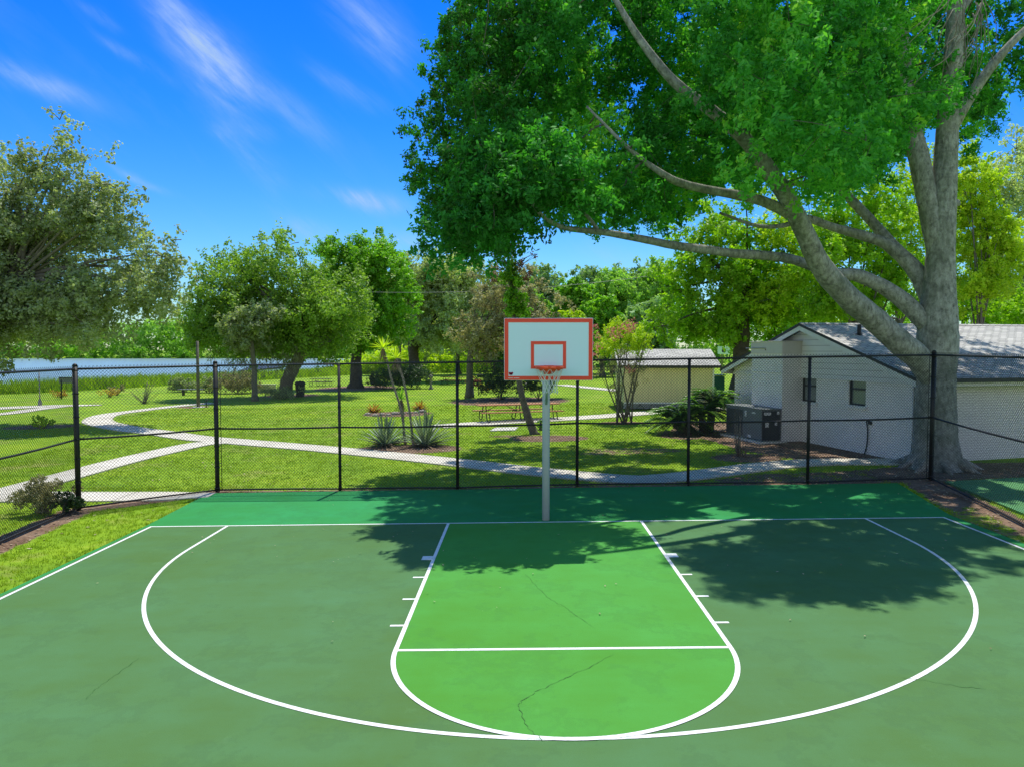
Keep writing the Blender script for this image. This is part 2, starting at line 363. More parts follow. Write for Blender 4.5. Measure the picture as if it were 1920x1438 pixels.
mp2 = nd(nt, 'ShaderNodeMapping'); lk(nt, mp0.outputs[0], mp2.inputs[0]); mp2.inputs['Scale'].default_value = (5, 26, 1)
cf = noise(nt, mp2.outputs[0], 3.0, 8, .68); acc = math_n(nt, 'MULTIPLY', acc, ramp(nt, cf.outputs[0], [(.34, (.55, .55, .55)), (.62, (1.25, 1.25, 1.25))]).outputs[0])
gen = math_n(nt, 'MULTIPLY', ramp(nt, cn.outputs[0], [(.50, (0, 0, 0)), (.85, (.6, .6, .6))]).outputs[0], ramp(nt, cn2.outputs[0], [(.42, (0, 0, 0)), (.7, (.35, .35, .35))]).outputs[0])
acc = math_n(nt, 'ADD', acc, gen, clamp=True)
acc = math_n(nt, 'MULTIPLY', acc, ramp(nt, sx.outputs[1], [(.03, (0, 0, 0)), (.2, (1, 1, 1))]).outputs[0])
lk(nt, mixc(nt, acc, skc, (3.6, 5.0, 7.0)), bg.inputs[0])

scene.view_settings.view_transform = 'Standard'; scene.view_settings.look = 'None'; scene.view_settings.exposure = 0
scene.render.engine = 'CYCLES'
scene.cycles.use_denoising = True; scene.cycles.denoising_prefilter = 'NONE'
scene.cycles.max_bounces = 6; scene.cycles.transparent_max_bounces = 6; scene.cycles.diffuse_bounces = 3; scene.cycles.transmission_bounces = 4

# ------------------------------------------------------------------ court geometry
def plane_sheet(name, poly, off, mat, thick=None):
    mb = MB(); n = len(poly)
    top = [(x, y, .0146*x+off) for x, y in poly]
    if thick:
        mb.add(top+[(x, y, z-thick) for x, y, z in top], [tuple(range(n))]+[(n+i, n+(i+1) % n, (i+1) % n, i) for i in range(n)])
    else: mb.add(top, [tuple(range(n))])
    return tag(mb.build(name, mat), kind='structure')
BWX = 7.55; YF = -24.
# outer slab corners from the photograph
def gz(px, py, off):
    d = ray(px, py); t = (.0146*CP[0]+off-CP[2])/(d[2]-.0146*d[0]); p = CP+d*t; return p[:2]
bl = gz(392, 924, .02); br = gz(1683, 905, .02)
slab = [(-BWX-.16, YF), (BWX+.13, YF), (BWX+.22, .25), (br[0], br[1]), (bl[0], bl[1]), (-BWX-.12, .1)]
plane_sheet('court_slab', slab, .020, M['court_out'], .12)
plane_sheet('court_surface', [(-BWX-.05, YF), (BWX+.05, YF), (BWX+.05, -.02), (-BWX-.05, -.02)], .022, M['court_main'])
KW = 6*F1; FT = 19*F1; HC = 5.13*F1; RR = 19.85*F1
def arc(cx, cy, r, a0, a1, n): return [(cx+r*math.cos(a0+(a1-a0)*i/n), cy+r*math.sin(a0+(a1-a0)*i/n)) for i in range(n+1)]
key = [(-KW, -.02), (-KW, -FT)]+arc(0, -FT, KW, math.pi, 2*math.pi, 48)+[(KW, -FT), (KW, -.02)]
plane_sheet('court_key_area', key, .0240, M['court_key'])
def ribbon2(mb, pts, w, off):
    n = len(pts); P = [np.asarray(p, float) for p in pts]; L = []; R = []
    for i, p in enumerate(P):
        d = P[min(i+1, n-1)]-P[max(i-1, 0)]; d /= np.linalg.norm(d); nn = np.array([-d[1], d[0]])
        a = p+nn*w/2; b = p-nn*w/2; L.append((*a, .0146*a[0]+off)); R.append((*b, .0146*b[0]+off))
    mb.add(L+R, [(i, n+i, n+i+1, i+1) for i in range(n-1)])
lw = .052; z0 = .0262
def line_obj(name, segs, off=z0, w=lw):
    mb = MB()
    for s_ in segs: ribbon2(mb, s_, w, off)
    return tag(mb.build(name, M['white_line']), kind='structure')
line_obj('court_baseline', [[(-BWX, 0), (BWX, 0)]])
line_obj('court_sideline', [[(-BWX+lw/2, -lw/2), (-BWX+lw/2, YF)], [(BWX-lw/2, -lw/2), (BWX-lw/2, YF)]])
yarc = -HC
line_obj('court_three_point_line', [[(-RR, -lw/2), (-RR, yarc+.01)]+arc(0, yarc, RR, math.pi, 2*math.pi, 120)+[(RR, yarc), (RR, -lw/2)]])
line_obj('court_key_line', [[(-KW, -lw/2), (-KW, -FT)]+arc(0, -FT, KW, math.pi, 2*math.pi, 64)+[(KW, -FT), (KW, -lw/2)]], z0+.0022)
line_obj('court_free_throw_line', [[(-KW+lw/2, -FT), (KW-lw/2, -FT)]])
mb = MB()
for s_ in (-1, 1):
    ribbon2(mb, [(s_*(KW+lw/2), -7.5*F1), (s_*(KW+.19), -7.5*F1)], .21, z0)
    for yy in (11, 14, 17): ribbon2(mb, [(s_*(KW+lw/2), -yy*F1+.1), (s_*(KW+.19), -yy*F1+.1)], .05, z0)
tag(mb.build('court_lane_marks', M['white_line']), kind='structure')
# hairline cracks in the court paint
M['crack'] = simple('crack', (.05, .15, .04), (.07, .19, .05), 8, .9, .1, bmp=0)
def crack(name, pxs, w=.009):
    pts = [gz(px, py, z0) for px, py in pxs]; fine = []
    for i in range(len(pts)-1):
        for k in range(7):
            t = k/7; p = pts[i]*(1-t)+pts[i+1]*t; fine.append(p+np.array([rnd.uniform(-.012, .012), rnd.uniform(-.012, .012)]))
    fine.append(pts[-1]); mb = MB(); n = len(fine); L = []; R = []
    for i, p in enumerate(fine):
        d = fine[min(i+1, n-1)]-fine[max(i-1, 0)]; d /= np.linalg.norm(d); nn = np.array([-d[1], d[0]]); ww = w*rnd.uniform(.3, 1)*min(1, .25+i/3, .25+(n-1-i)/3)
        a = p+nn*ww/2; b = p-nn*ww/2; L.append((*a, .0146*a[0]+z0+.0025)); R.append((*b, .0146*b[0]+z0+.0025))
    mb.add(L+R, [(i, n+i, n+i+1, i+1) for i in range(n-1)]); tag(mb.build(name, M['crack']), kind='structure')
crack('court_crack', [(1152, 1224), (1120, 1243), (1078, 1262), (1040, 1280), (1005, 1296), (978, 1314), (973, 1322), (982, 1350), (1000, 1375), (1022, 1388)], .008)
crack('court_crack', [(985, 1075), (1005, 1098), (1030, 1122), (1060, 1138), (1090, 1160), (1118, 1178)], .005)
crack('court_crack', [(262, 1232), (220, 1262), (188, 1285), (172, 1298), (160, 1312)], .007)
crack('court_crack', [(1690, 1270), (1740, 1275), (1800, 1286), (1850, 1290)], .009)
# the neighbouring court beyond the right fence
nb = [gz(*p, .02) for p in ((1772, 903), (1925, 965), (2100, 1000), (2400, 960), (2300, 905), (1960, 893))]
mb = MB(); mb.add([(x, y, float(T(x, y))+.03) for x, y in nb]+[(x, y, float(T(x, y))-.1) for x, y in nb], [tuple(range(6))]+[(6+i, 6+(i+1) % 6, (i+1) % 6, i) for i in range(6)])
tag(mb.build('neighbour_court', court_mat('court_paint_pale_green', (.13, .38, .15))), kind='structure')

# ------------------------------------------------------------------ house frame (needed for masks)
HA = G(1714, 869); HB = G(1497, 826)
hu = HB[:2]-HA[:2]; hu /= np.linalg.norm(hu); HU = np.array([hu[0], hu[1], 0.]); HV = np.array([hu[1], -hu[0], 0.])   # HU along the gable, HV along the long front
if HV[0] < 0: HV = -HV
print('house corner', HA, 'u', HU)

# ------------------------------------------------------------------ paths
def drape_ribbon(name, pxs, w, off=.03, mat=None, n=14, label=None, world=None):
    ctrl = world if world is not None else [G(*p)[:2] for p in pxs]
    c = spline(ctrl, n); P = [np.asarray(p) for p in c]; N = len(P); ww = w if hasattr(w, '__len__') else [w]*len(ctrl)
    wi = np.interp(np.linspace(0, len(ctrl)-1, N), range(len(ctrl)), ww); L = []; R = []
    for i, p in enumerate(P):
        d = P[min(i+1, N-1)]-P[max(i-1, 0)]; d = d/np.linalg.norm(d); nn = np.array([-d[1], d[0]])
        L.append(p+nn*wi[i]/2); R.append(p-nn*wi[i]/2)
    def z(q): return (q[0], q[1], float(T(q[0], q[1]))+off)
    Lz = [z(q) for q in L]; Rz = [z(q) for q in R]; dn = lambda q: (q[0], q[1], q[2]-.15)
    mb = MB(); mb.add(Lz+Rz+[dn(q) for q in Lz]+[dn(q) for q in Rz],
                      [(i, N+i, N+i+1, i+1) for i in range(N-1)]+[(i, i+1, 2*N+i+1, 2*N+i) for i in range(N-1)]+[(N+i, 3*N+i, 3*N+i+1, N+i+1) for i in range(N-1)])
    ob = tag(mb.build(name, mat or M['path']), kind='structure')
    sl_ = np.concatenate([[0], np.cumsum([np.linalg.norm(P[i+1]-P[i]) for i in range(N-1)])]); lay = ob.data.uv_layers.new(name='uv')
    vi = np.zeros(len(ob.data.loops), np.int32); ob.data.loops.foreach_get('vertex_index', vi); uvv = np.stack([sl_[vi % N], (vi//N) % 2], -1).astype(np.float32); lay.data.foreach_set('uv', uvv.ravel())
    PATHS.append(([tuple(q) for q in L]+[tuple(q) for q in R[::-1]]))
PATHS = []
drape_ribbon('main_path', [(1760, 862), (1690, 866), (1540, 867), (1440, 874), (1340, 887), (1250, 897), (1170, 899), (1000, 884), (860, 868), (700, 851), (560, 838), (440, 828), (370, 822), (300, 812), (232, 803), (184, 791), (200, 779), (262, 770), (330, 762), (400, 756)],
             [1.1, 1.1, 1.1, 1.1, 1.1, 1.1, 1.1, 1.15, 1.15, 1.15, 1.15, 1.2, 1.2, 1.2, 1.3, 1.4, 1.3, 1.2, 1.2, 1.2])
drape_ribbon('left_path', [(420, 829), (370, 834), (300, 849), (220, 868), (120, 895), (0, 928), (-200, 985)], 1.15, .034)
drape_ribbon('near_left_path', [(398, 929), (300, 931), (150, 932), (0, 932), (-200, 935)], [.5, 1.0, 1.1, 1.2, 1.2], .026)
drape_ribbon('picnic_path', [(820, 800), (880, 796), (960, 791), (1050, 786), (1130, 781), (1220, 774), (1300, 769), (1420, 764)], [1.5, 1.6, 1.6, 1.6, 1.6, 1.6, 1.5, 1.4], .03)
drape_ribbon('lakeside_path', [(-300, 775), (-100, 770), (0, 766), (100, 762), (190, 760)], [2.4, 2.4, 2.2, 2.0, .6], .04)
drape_ribbon('lakeside_fork_path', [(-200, 792), (0, 777), (60, 769), (110, 763)], 1.2, .036)
drape_ribbon('far_shade_path', [(1050, 722), (1100, 727), (1160, 733), (1190, 738)], 1.4, .04)
mb = MB(); q = [G(*p) for p in ((918, 809), (930, 803), (972, 802), (966, 808))]
mb.prism([p+np.array([0, 0, .045]) for p in q], (0, 0, 0), (0, 0, -.1)); tag(mb.build('concrete_pad', M['concrete']), kind='structure')

# ------------------------------------------------------------------ ground sheet
def axis(segs):
    out = [segs[0][0]]
    for a, b, s in segs:
        n = max(1, int(round((b-a)/s))); out += list(a+(b-a)*np.arange(1, n+1)/n)
    return np.array(out)
gx = axis([(-3500, -600, 400), (-600, -110, 40), (-110, -50, 2.5), (-50, -16, .8), (-16, 15, .13), (15, 40, 1), (40, 200, 20), (200, 3500, 400)])
gy = axis([(-60, -10, 5), (-10, 34, .14), (34, 62, .6), (62, 140, 2), (140, 370, 20), (370, 400, 3), (400, 4000, 400)])
XX, YY = np.meshgrid(gx, gy, indexing='ij'); ZZ = T(XX, YY)
inside = pip(slab, XX, YY); ZZ = np.where(inside, ZZ-.06, ZZ)
nbin = pip(nb, XX, YY); ZZ = np.where(nbin, ZZ-.05, ZZ)
FENCE_PX = [(408, 922), (638, 920), (858, 918), (1082, 912), (1290, 910), (1514, 908), (1745, 900)]
FB = [G(*p) for p in FENCE_PX]
FL = [FB[0], G(148, 956), G(0, 1021)]
e = (FL[2]-FL[1]); e = e/np.linalg.norm(e); FL[2] = FL[1]+e*3.6; FL[2][2] = T(*FL[2][:2]); fend = FL[1]+e*7.2; fend[2] = T(*fend[:2]); FL.append(fend)
rr = G(1925, 991); e = rr-FB[-1]; e = e/np.linalg.norm(e); fr1 = np.linalg.norm(rr-FB[-1])*1.04; FR = [FB[-1], FB[-1]+e*fr1, FB[-1]+e*(fr1+3)]; print('right bay', fr1)
for p in FR: p[2] = T(*p[:2])
def dseg(x, y, a, b):
    d = b[:2]-a[:2]; L2 = d@d; t = np.clip(((x-a[0])*d[0]+(y-a[1])*d[1])/L2, 0, 1)
    return np.hypot(x-a[0]-t*d[0], y-a[1]-t*d[1])
def dirt_mask(x, y):
    d = np.zeros(np.shape(x))
    def ell(px, py, rx, ry, amp=1.):
        nonlocal d
        c = G(px, py); q = np.hypot((x-c[0])/rx, (y-c[1])/ry); d = np.maximum(d, amp*(1-smooth(.75, 1.2, q)))
    ell(762, 842, 1.95, 1.15); ell(745, 776, 1.9, 1.7, .9); ell(1030, 822, 1.5, 1.0, .95); ell(955, 752, 4, 4, .85); ell(75, 800, 1.8, 1.2, .9)
    ell(1165, 793, 1.2, .8, .7); ell(1400, 858, 1.1, .9, .9); ell(545, 742, 2.5, 2.5, .7); ell(667, 728, 4, 5, .75); ell(365, 763, 1, 1, .9); ell(1275, 815, 1.0, 1.5, .8)
    ell(1190, 845, 1.8, .8, .52); ell(1130, 850, .9, .5, .5); ell(960, 818, 1.0, .5, .6)
    for poly, amp in (([(1255, 806), (1330, 826), (1400, 846), (1500, 862), (1600, 862), (1700, 866), (1720, 840), (1500, 818), (1400, 790), (1300, 790)], .95),
                      ([(1330, 900), (1420, 888), (1560, 884), (1700, 872), (2100, 868), (2300, 915), (1960, 892), (1800, 900), (1760, 906), (1400, 912)], .62),
                      ([(1600, 884), (1760, 868), (2100, 868), (2000, 890), (1790, 902), (1700, 906)], 1.0),
                      ([(1690, 905), (1752, 900), (1930, 985), (1930, 1035), (1780, 966)], .50),
                      ([(1690, 905), (1752, 900), (1810, 935), (1800, 960), (1760, 940)], .75)):
        P = poly_g(poly); d = np.maximum(d, amp*pip(P, x, y))
    for a, b in ((FL[0], FL[1]), (FL[1], FL[2]), (FL[2], FL[3])): d = np.maximum(d, 1.0*(1-smooth(.12, .62, dseg(x, y, a, b))))
    for a, b in ((FR[0], FR[1]), (FR[1], FR[2])): d = np.maximum(d, .8*(1-smooth(.1, .5, dseg(x, y, a, b))))
    for i in range(6): d = np.maximum(d, .9*(1-smooth(.05, .22, dseg(x, y, FB[i], FB[i+1]))))
    d = np.maximum(d, .7*(1-smooth(-.5, 2, shore(y)-x+0*x))*(shore(y)-x > -.6)*0)
    return d
DM = np.zeros(XX.shape)
near = (XX > -50) & (XX < 30) & (YY > -12) & (YY < 80)
DM[near] = dirt_mask(XX[near], YY[near])
DM = np.where((XX < shore(YY)) & (YY < 372), 1., DM)
ny = len(gy); nx = len(gx); idx = np.arange(nx*ny).reshape(nx, ny)
Q = np.stack([idx[:-1, :-1], idx[1:, :-1], idx[1:, 1:], idx[:-1, 1:]], -1).reshape(-1, 4)
grd = np_mesh('ground', np.stack([XX, YY, ZZ], -1).reshape(-1, 3), Q, M['ground'], smooth_=True)
at = grd.data.attributes.new('dirt', 'FLOAT', 'POINT'); at.data.foreach_set('value', DM.ravel().astype(np.float32))
tag(grd, kind='structure')

# lake
m, nt, b = new_mat('lake_water', .25, .4); b.inputs['Base Color'].default_value = (.24, .33, .34, 1); b.inputs['IOR'].default_value = 1.33
p = pos(nt); mpn = nd(nt, 'ShaderNodeMapping'); lk(nt, p, mpn.inputs[0]); mpn.inputs['Scale'].default_value = (.5, 1.6, 1)
n1 = noise(nt, mpn.outputs[0], 1.2, 5, .6); bump(nt, b, n1.outputs[0], .8, .12); M['water'] = m
mb = MB(); mb.add([(-2500, -100, LAKE_Z), (-10, -100, LAKE_Z), (-10, 390, LAKE_Z), (-2500, 390, LAKE_Z)], [(0, 1, 2, 3)])
tag(mb.build('lake', m), kind='structure')

# ------------------------------------------------------------------ blades of grass / reeds (countless: stuff)
def tufts(name, xy, h, w, nb_, mat, spread=.05, lean=.6, zoff=0., hv=.5, tonef=None):
    n = len(xy); z = T(xy[:, 0], xy[:, 1])+zoff
    base = np.stack([xy[:, 0], xy[:, 1], z], -1); N = n*nb_
    B = np.repeat(base, nb_, 0); B[:, :2] += RNG.normal(0, spread, (N, 2)); B[:, 2] -= .01
    a = RNG.uniform(0, 2*np.pi, N); a2 = RNG.uniform(0, 2*np.pi, N); hh = h*RNG.uniform(1-hv, 1+hv, N)
    ww = w*RNG.uniform(.6, 1.3, N); ln = RNG.uniform(.1, lean, N)*hh
    dx = np.stack([np.cos(a), np.sin(a), 0*a], -1)*ww[:, None]/2
    tip = B+np.stack([np.cos(a2)*ln, np.sin(a2)*ln, hh], -1)
    V = np.stack([B-dx, B+dx, tip], 1).reshape(-1, 3); Fc = np.arange(3*N).reshape(-1, 3)
    tone = np.clip(np.repeat(RNG.uniform(0, 1, n) if tonef is None else tonef(xy), nb_)*.6+RNG.uniform(0, .4, N), 0, 1)
    return tag(np_mesh(name, V, Fc, mat, tone=tone), kind='stuff')
def scatter(x0, x1, y0, y1, dens):
    n = int((x1-x0)*(y1-y0)*dens); return np.stack([RNG.uniform(x0, x1, n), RNG.uniform(y0, y1, n)], -1)
def clean(xy, thr=.5):
    keep = ~pip(slab, xy[:, 0], xy[:, 1]) & ~pip(nb, xy[:, 0], xy[:, 1])
    for P in PATHS: keep &= ~pip(P, xy[:, 0], xy[:, 1])
    xy = xy[keep]; d = dirt_mask(xy[:, 0], xy[:, 1])+(vnoise(xy[:, 0], xy[:, 1], .25, 3)-.5)*.7
    return xy[d < thr]
M['grass'] = leaf_mat('grass_blades', (.08, .18, .010), (.44, .56, .03), .35, .6, .2, (1.3, 1.4, .4))
def gtone(xy): return np.clip(.55*vnoise(xy[:, 0], xy[:, 1], 1.1, 5)+.45*vnoise(xy[:, 0], xy[:, 1], .3, 6), 0, 1)
g1 = clean(scatter(-11.5, -7.0, -7, 4.2, 170)); g2 = clean(scatter(7.2, 11.5, -4, 5, 130), .42)
tufts('grass_verge', np.concatenate([g1, g2]), .045, .012, 7, M['grass'], .035, .9, tonef=gtone)
g3 = clean(scatter(-17, 13, 3.0, 16, 60)); g3 = g3[(g3[:, 0] < 12)]
g4 = clean(scatter(-22, 12, 16, 30, 22))
tufts('grass_lawn', g3, .05, .018, 6, M['grass'], .06, .9, tonef=gtone)
tufts('grass_lawn_far', g4, .055, .03, 5, M['grass'], .09, .9, tonef=gtone)
M['reed'] = leaf_mat('reed_leaves', (.14, .24, .02), (.50, .66, .05), .4, .6, .2, (1.2, 1.4, .4))
n = 11000; yy = RNG.uniform(22, 130, n); t_ = RNG.beta(1.4, 2.0, n)*7-1.8; xy = np.stack([shore(yy)+t_, yy], -1)
keep = vnoise(xy[:, 0], xy[:, 1], 3.0, 8)+RNG.uniform(-.15, .25, n) > .28
tufts('shoreline_reeds', xy[keep], .85, .11, 7, M['reed'], .3, .7, hv=.6, tonef=lambda q: vnoise(q[:, 0], q[:, 1], 4, 9))

# ------------------------------------------------------------------ leaves
def leaf_cloud(name, C, R, npc, ls, mat, parent, tone=None, aspect=.5, zsq=.8, upb=.6, droop=0., jitter=.25, K=13, tr=.27):
    """many small leaf faces gathered in clumps with centres C and radii R"""
    C = np.asarray(C, float); R = np.asarray(R, float); n = len(C)
    cnt = np.maximum(4, (npc*(R/np.mean(R))**2)).astype(int); I = np.repeat(np.arange(n), cnt); N = len(I)
    d = RNG.normal(0, 1, (N, 3)); d /= np.linalg.norm(d, axis=1)[:, None]
    rr_ = RNG.random(N)**.45; lump = 1+.35*np.sin(d[:, 0]*5+I*1.7)*np.sin(d[:, 1]*4+I)*np.cos(d[:, 2]*5+I*.6)
    dk = RNG.normal(0, 1, (n*K, 3)); dk /= np.linalg.norm(dk, axis=1)[:, None]; dk *= (RNG.random(n*K)**.4)[:, None]; J = I*K+RNG.integers(0, K, N); tk = RNG.random(n*K)
    d0 = dk[J]; off = d0*(R[I]*lump)[:, None]; off[:, 2] *= zsq; off[:, 2] -= droop*R[I]*np.sum(d0*d0, 1)
    rr_ = RNG.random(N)**.5; off += d*(rr_*R[I]*tr)[:, None]*np.array([1, 1, 1.15])
    P = C[I]+off
    nrm = d*.6+d0*.5+np.array([0, 0, upb])+RNG.normal(0, .65, (N, 3)); nrm /= np.linalg.norm(nrm, axis=1)[:, None]
    a = np.cross(nrm, RNG.normal(0, 1, (N, 3))); a[:, 2] -= droop; a -= nrm*np.sum(a*nrm, 1)[:, None]; a /= (np.linalg.norm(a, axis=1)[:, None]+1e-9)
    b = np.cross(nrm, a); L = (ls*RNG.uniform(.65, 1.3, N))[:, None]
    V = np.stack([P-a*L/2, P+b*L*aspect/2-a*L*.08, P+a*L/2, P-b*L*aspect/2-a*L*.08], 1).reshape(-1, 3)
    ct = RNG.random(n) if tone is None else np.asarray(tone)
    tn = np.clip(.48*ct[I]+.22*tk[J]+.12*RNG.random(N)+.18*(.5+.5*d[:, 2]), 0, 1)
    return np_mesh(name, V, np.arange(4*N).reshape(-1, 4), mat, parent, tone=tn)
def blob_clumps(blobs, dens, rk=(.30, .50), low=.75, seed=1):
    r = np.random.default_rng(seed); C = []; R = []
    for b in blobs:
        c = np.asarray(b[0], float); rad = np.asarray(b[1], float)*np.ones(3)
        k = max(3, int(dens*(b[2] if len(b) > 2 else 1.)))
        d = r.normal(0, 1, (k, 3)); d /= np.linalg.norm(d, axis=1)[:, None]
        d[:, 2] = np.where(d[:, 2] < -.45, d[:, 2]*low, d[:, 2])
        q = r.uniform(.35, 1.02, k)[:, None]
        C.append(c+d*q*rad); R.append(r.uniform(*rk, k)*rad.mean())
    return np.concatenate(C), np.concatenate(R)
def limb(mb, a, b, r0, r1, sag=.12, n=5, k=7, wob=.05):
    a = np.asarray(a, float); b = np.asarray(b, float); L = np.linalg.norm(b-a); pts = []; m_ = (a+b)/2+np.array([0, 0, sag*L])+RNG.normal(0, wob*L, 3)
    for i in range(n+1):
        t = i/n; pts.append((1-t)**2*a+2*t*(1-t)*m_+t*t*b)
    mb.tube(pts, [r0+(r1-r0)*i/n for i in range(n+1)], k, jit=.12); return pts

# leaf materials
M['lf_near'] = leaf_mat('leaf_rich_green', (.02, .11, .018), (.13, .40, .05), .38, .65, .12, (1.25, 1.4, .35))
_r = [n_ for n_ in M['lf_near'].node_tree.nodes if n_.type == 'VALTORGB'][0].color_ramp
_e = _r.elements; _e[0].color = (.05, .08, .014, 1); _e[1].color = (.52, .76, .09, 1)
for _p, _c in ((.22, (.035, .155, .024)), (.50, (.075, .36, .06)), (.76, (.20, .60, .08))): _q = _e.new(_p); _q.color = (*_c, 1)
M['lf_olive'] = leaf_mat('leaf_olive', (.12, .15, .07), (.52, .58, .34), .38, .55, .3)
M['lf_oak'] = leaf_mat('leaf_oak', (.08, .15, .025), (.36, .54, .09), .40, .55, .3)
M['lf_bright'] = leaf_mat('leaf_bright', (.06, .17, .012), (.32, .62, .04), .38, .5, .3)
M['lf_grey'] = leaf_mat('leaf_greyish', (.20, .25, .11), (.66, .72, .42), .42, .6, .25)
M['lf_brown'] = leaf_mat('leaf_brownish', (.17, .16, .08), (.52, .52, .27), .36, .6, .25, (1.3, 1.2, .7))
M['lf_lime'] = leaf_mat('leaf_lime', (.30, .42, .02), (.66, .84, .05), .5, .5, .3, (1.2, 1.3, .35))
M['lf_back'] = leaf_mat('leaf_backlit', (.10, .22, .012), (.50, .74, .04), .5, .5, .3, (1.25, 1.5, .35))
M['lf_wood'] = leaf_mat('leaf_woodland', (.10, .22, .04), (.38, .62, .12), .42, .6, .25)
M['lf_blue'] = leaf_mat('leaf_bluegreen', (.12, .21, .09), (.38, .56, .25), .40, .6, .25)
M['moss'] = leaf_mat('hanging_moss', (.16, .17, .12), (.36, .37, .28), .2, .8, .1)
M['pink'] = leaf_mat('pink_flowers', (.55, .12, .14), (.85, .32, .34), .3, .6, .2, (1., 1., 1.))
M['red_leaf'] = leaf_mat('red_leaves', (.22, .03, .04), (.50, .09, .10), .3, .6, .2, (1., 1., 1.))
M['yellow_leaf'] = leaf_mat('yellow_leaves', (.50, .28, .03), (.80, .60, .08), .3, .6, .2, (1., 1., 1.))
M['agave'] = leaf_mat('agave_leaves', (.10, .16, .10), (.38, .50, .36), .12, .5, .4)

def tree(name, label, D, base_px, blobs_px, mat, trunk_r, cpb=12, npc=160, leaf=.14, bark='bark_dark', cat='tree', rk=(.30, .5), zs=.9, group=None, moss=False,
         depthk=1., fork=.5, seed=1, twigs=True, tone_low=0., upb=.6, dj=.35, droop=0., base_z=None, trunk_pts=None, lump_hi=1., bs=1.22):
    """one tree: trunk with limbs, crown of leaf clumps; sizes read off the photograph, placed at depth D"""
    r = np.random.default_rng(seed); sc = D/FPX
    blobs_px = [(b[0], b[1], b[2]*bs, *b[3:]) for b in blobs_px]
    base = W(base_px[0], base_px[1], D)
    base[2] = float(T(base[0], base[1])) if base_z is None else base_z
    root = thing(name, label, cat, base, group)
    bl_ = []
    for b in blobs_px:
        rad = b[2]*sc; dd = D+r.uniform(-1, 1)*dj*min(rad*1.6, 4)+(b[4] if len(b) > 4 else 0)
        c = W(b[0], b[1], dd); bl_.append((c, np.array([rad, rad*depthk, rad]), (b[3] if len(b) > 3 else 1.)*(b[2]/np.mean([q[2] for q in blobs_px]))**1.6))
    C, R = blob_clumps(bl_, cpb, rk, seed=seed)
    C[:, 2] = np.maximum(C[:, 2], T(C[:, 0], C[:, 1])+R*.3)
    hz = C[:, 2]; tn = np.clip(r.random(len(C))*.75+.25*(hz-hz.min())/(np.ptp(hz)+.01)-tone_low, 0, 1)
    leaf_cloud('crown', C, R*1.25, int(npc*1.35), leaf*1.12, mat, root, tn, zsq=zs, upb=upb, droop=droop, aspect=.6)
    top = np.mean([b[0] for b in bl_], 0); mb = MB()
    if trunk_pts: tp = [W(p[0], p[1], D) for p in trunk_pts]; tp[0][2] = base[2]
    else:
        fz = base[2]+(top[2]-base[2])*fork; tp = [base, base+(np.array([top[0], top[1], fz])-base)*.35+RNG.normal(0, trunk_r*.3, 3), np.array([base[0]*.6+top[0]*.4, base[1]*.6+top[1]*.4, fz])]
    tp[0] = tp[0]-np.array([0, 0, .1]); tp = spline(tp, 5); nn_ = len(tp)
    mb.tube(tp, [trunk_r*(1.5 if i == 0 else 1.2 if i == 1 else 1-.35*i/nn_) for i in range(nn_)], 10, jit=.2)
    mb.build('trunk', M[bark], root)
    mb = MB(); f0 = tp[-1]
    for c, rad, _ in bl_:
        st = tp[int(nn_*r.uniform(.6, .99))]; limb(mb, st, st+(c-st)*.85, trunk_r*.26, trunk_r*.05, .12, wob=.09)
    if twigs:
        for i in r.choice(len(C), min(len(C), 90), replace=False):
            k = np.argmin([np.linalg.norm(C[i]-b[0]) for b in bl_]); limb(mb, bl_[k][0], C[i]+(C[i]-bl_[k][0])*.15, trunk_r*.06, trunk_r*.02, .05, 3, 4)
    mb.build('limb', M[bark], root)
    return root, bl_, C

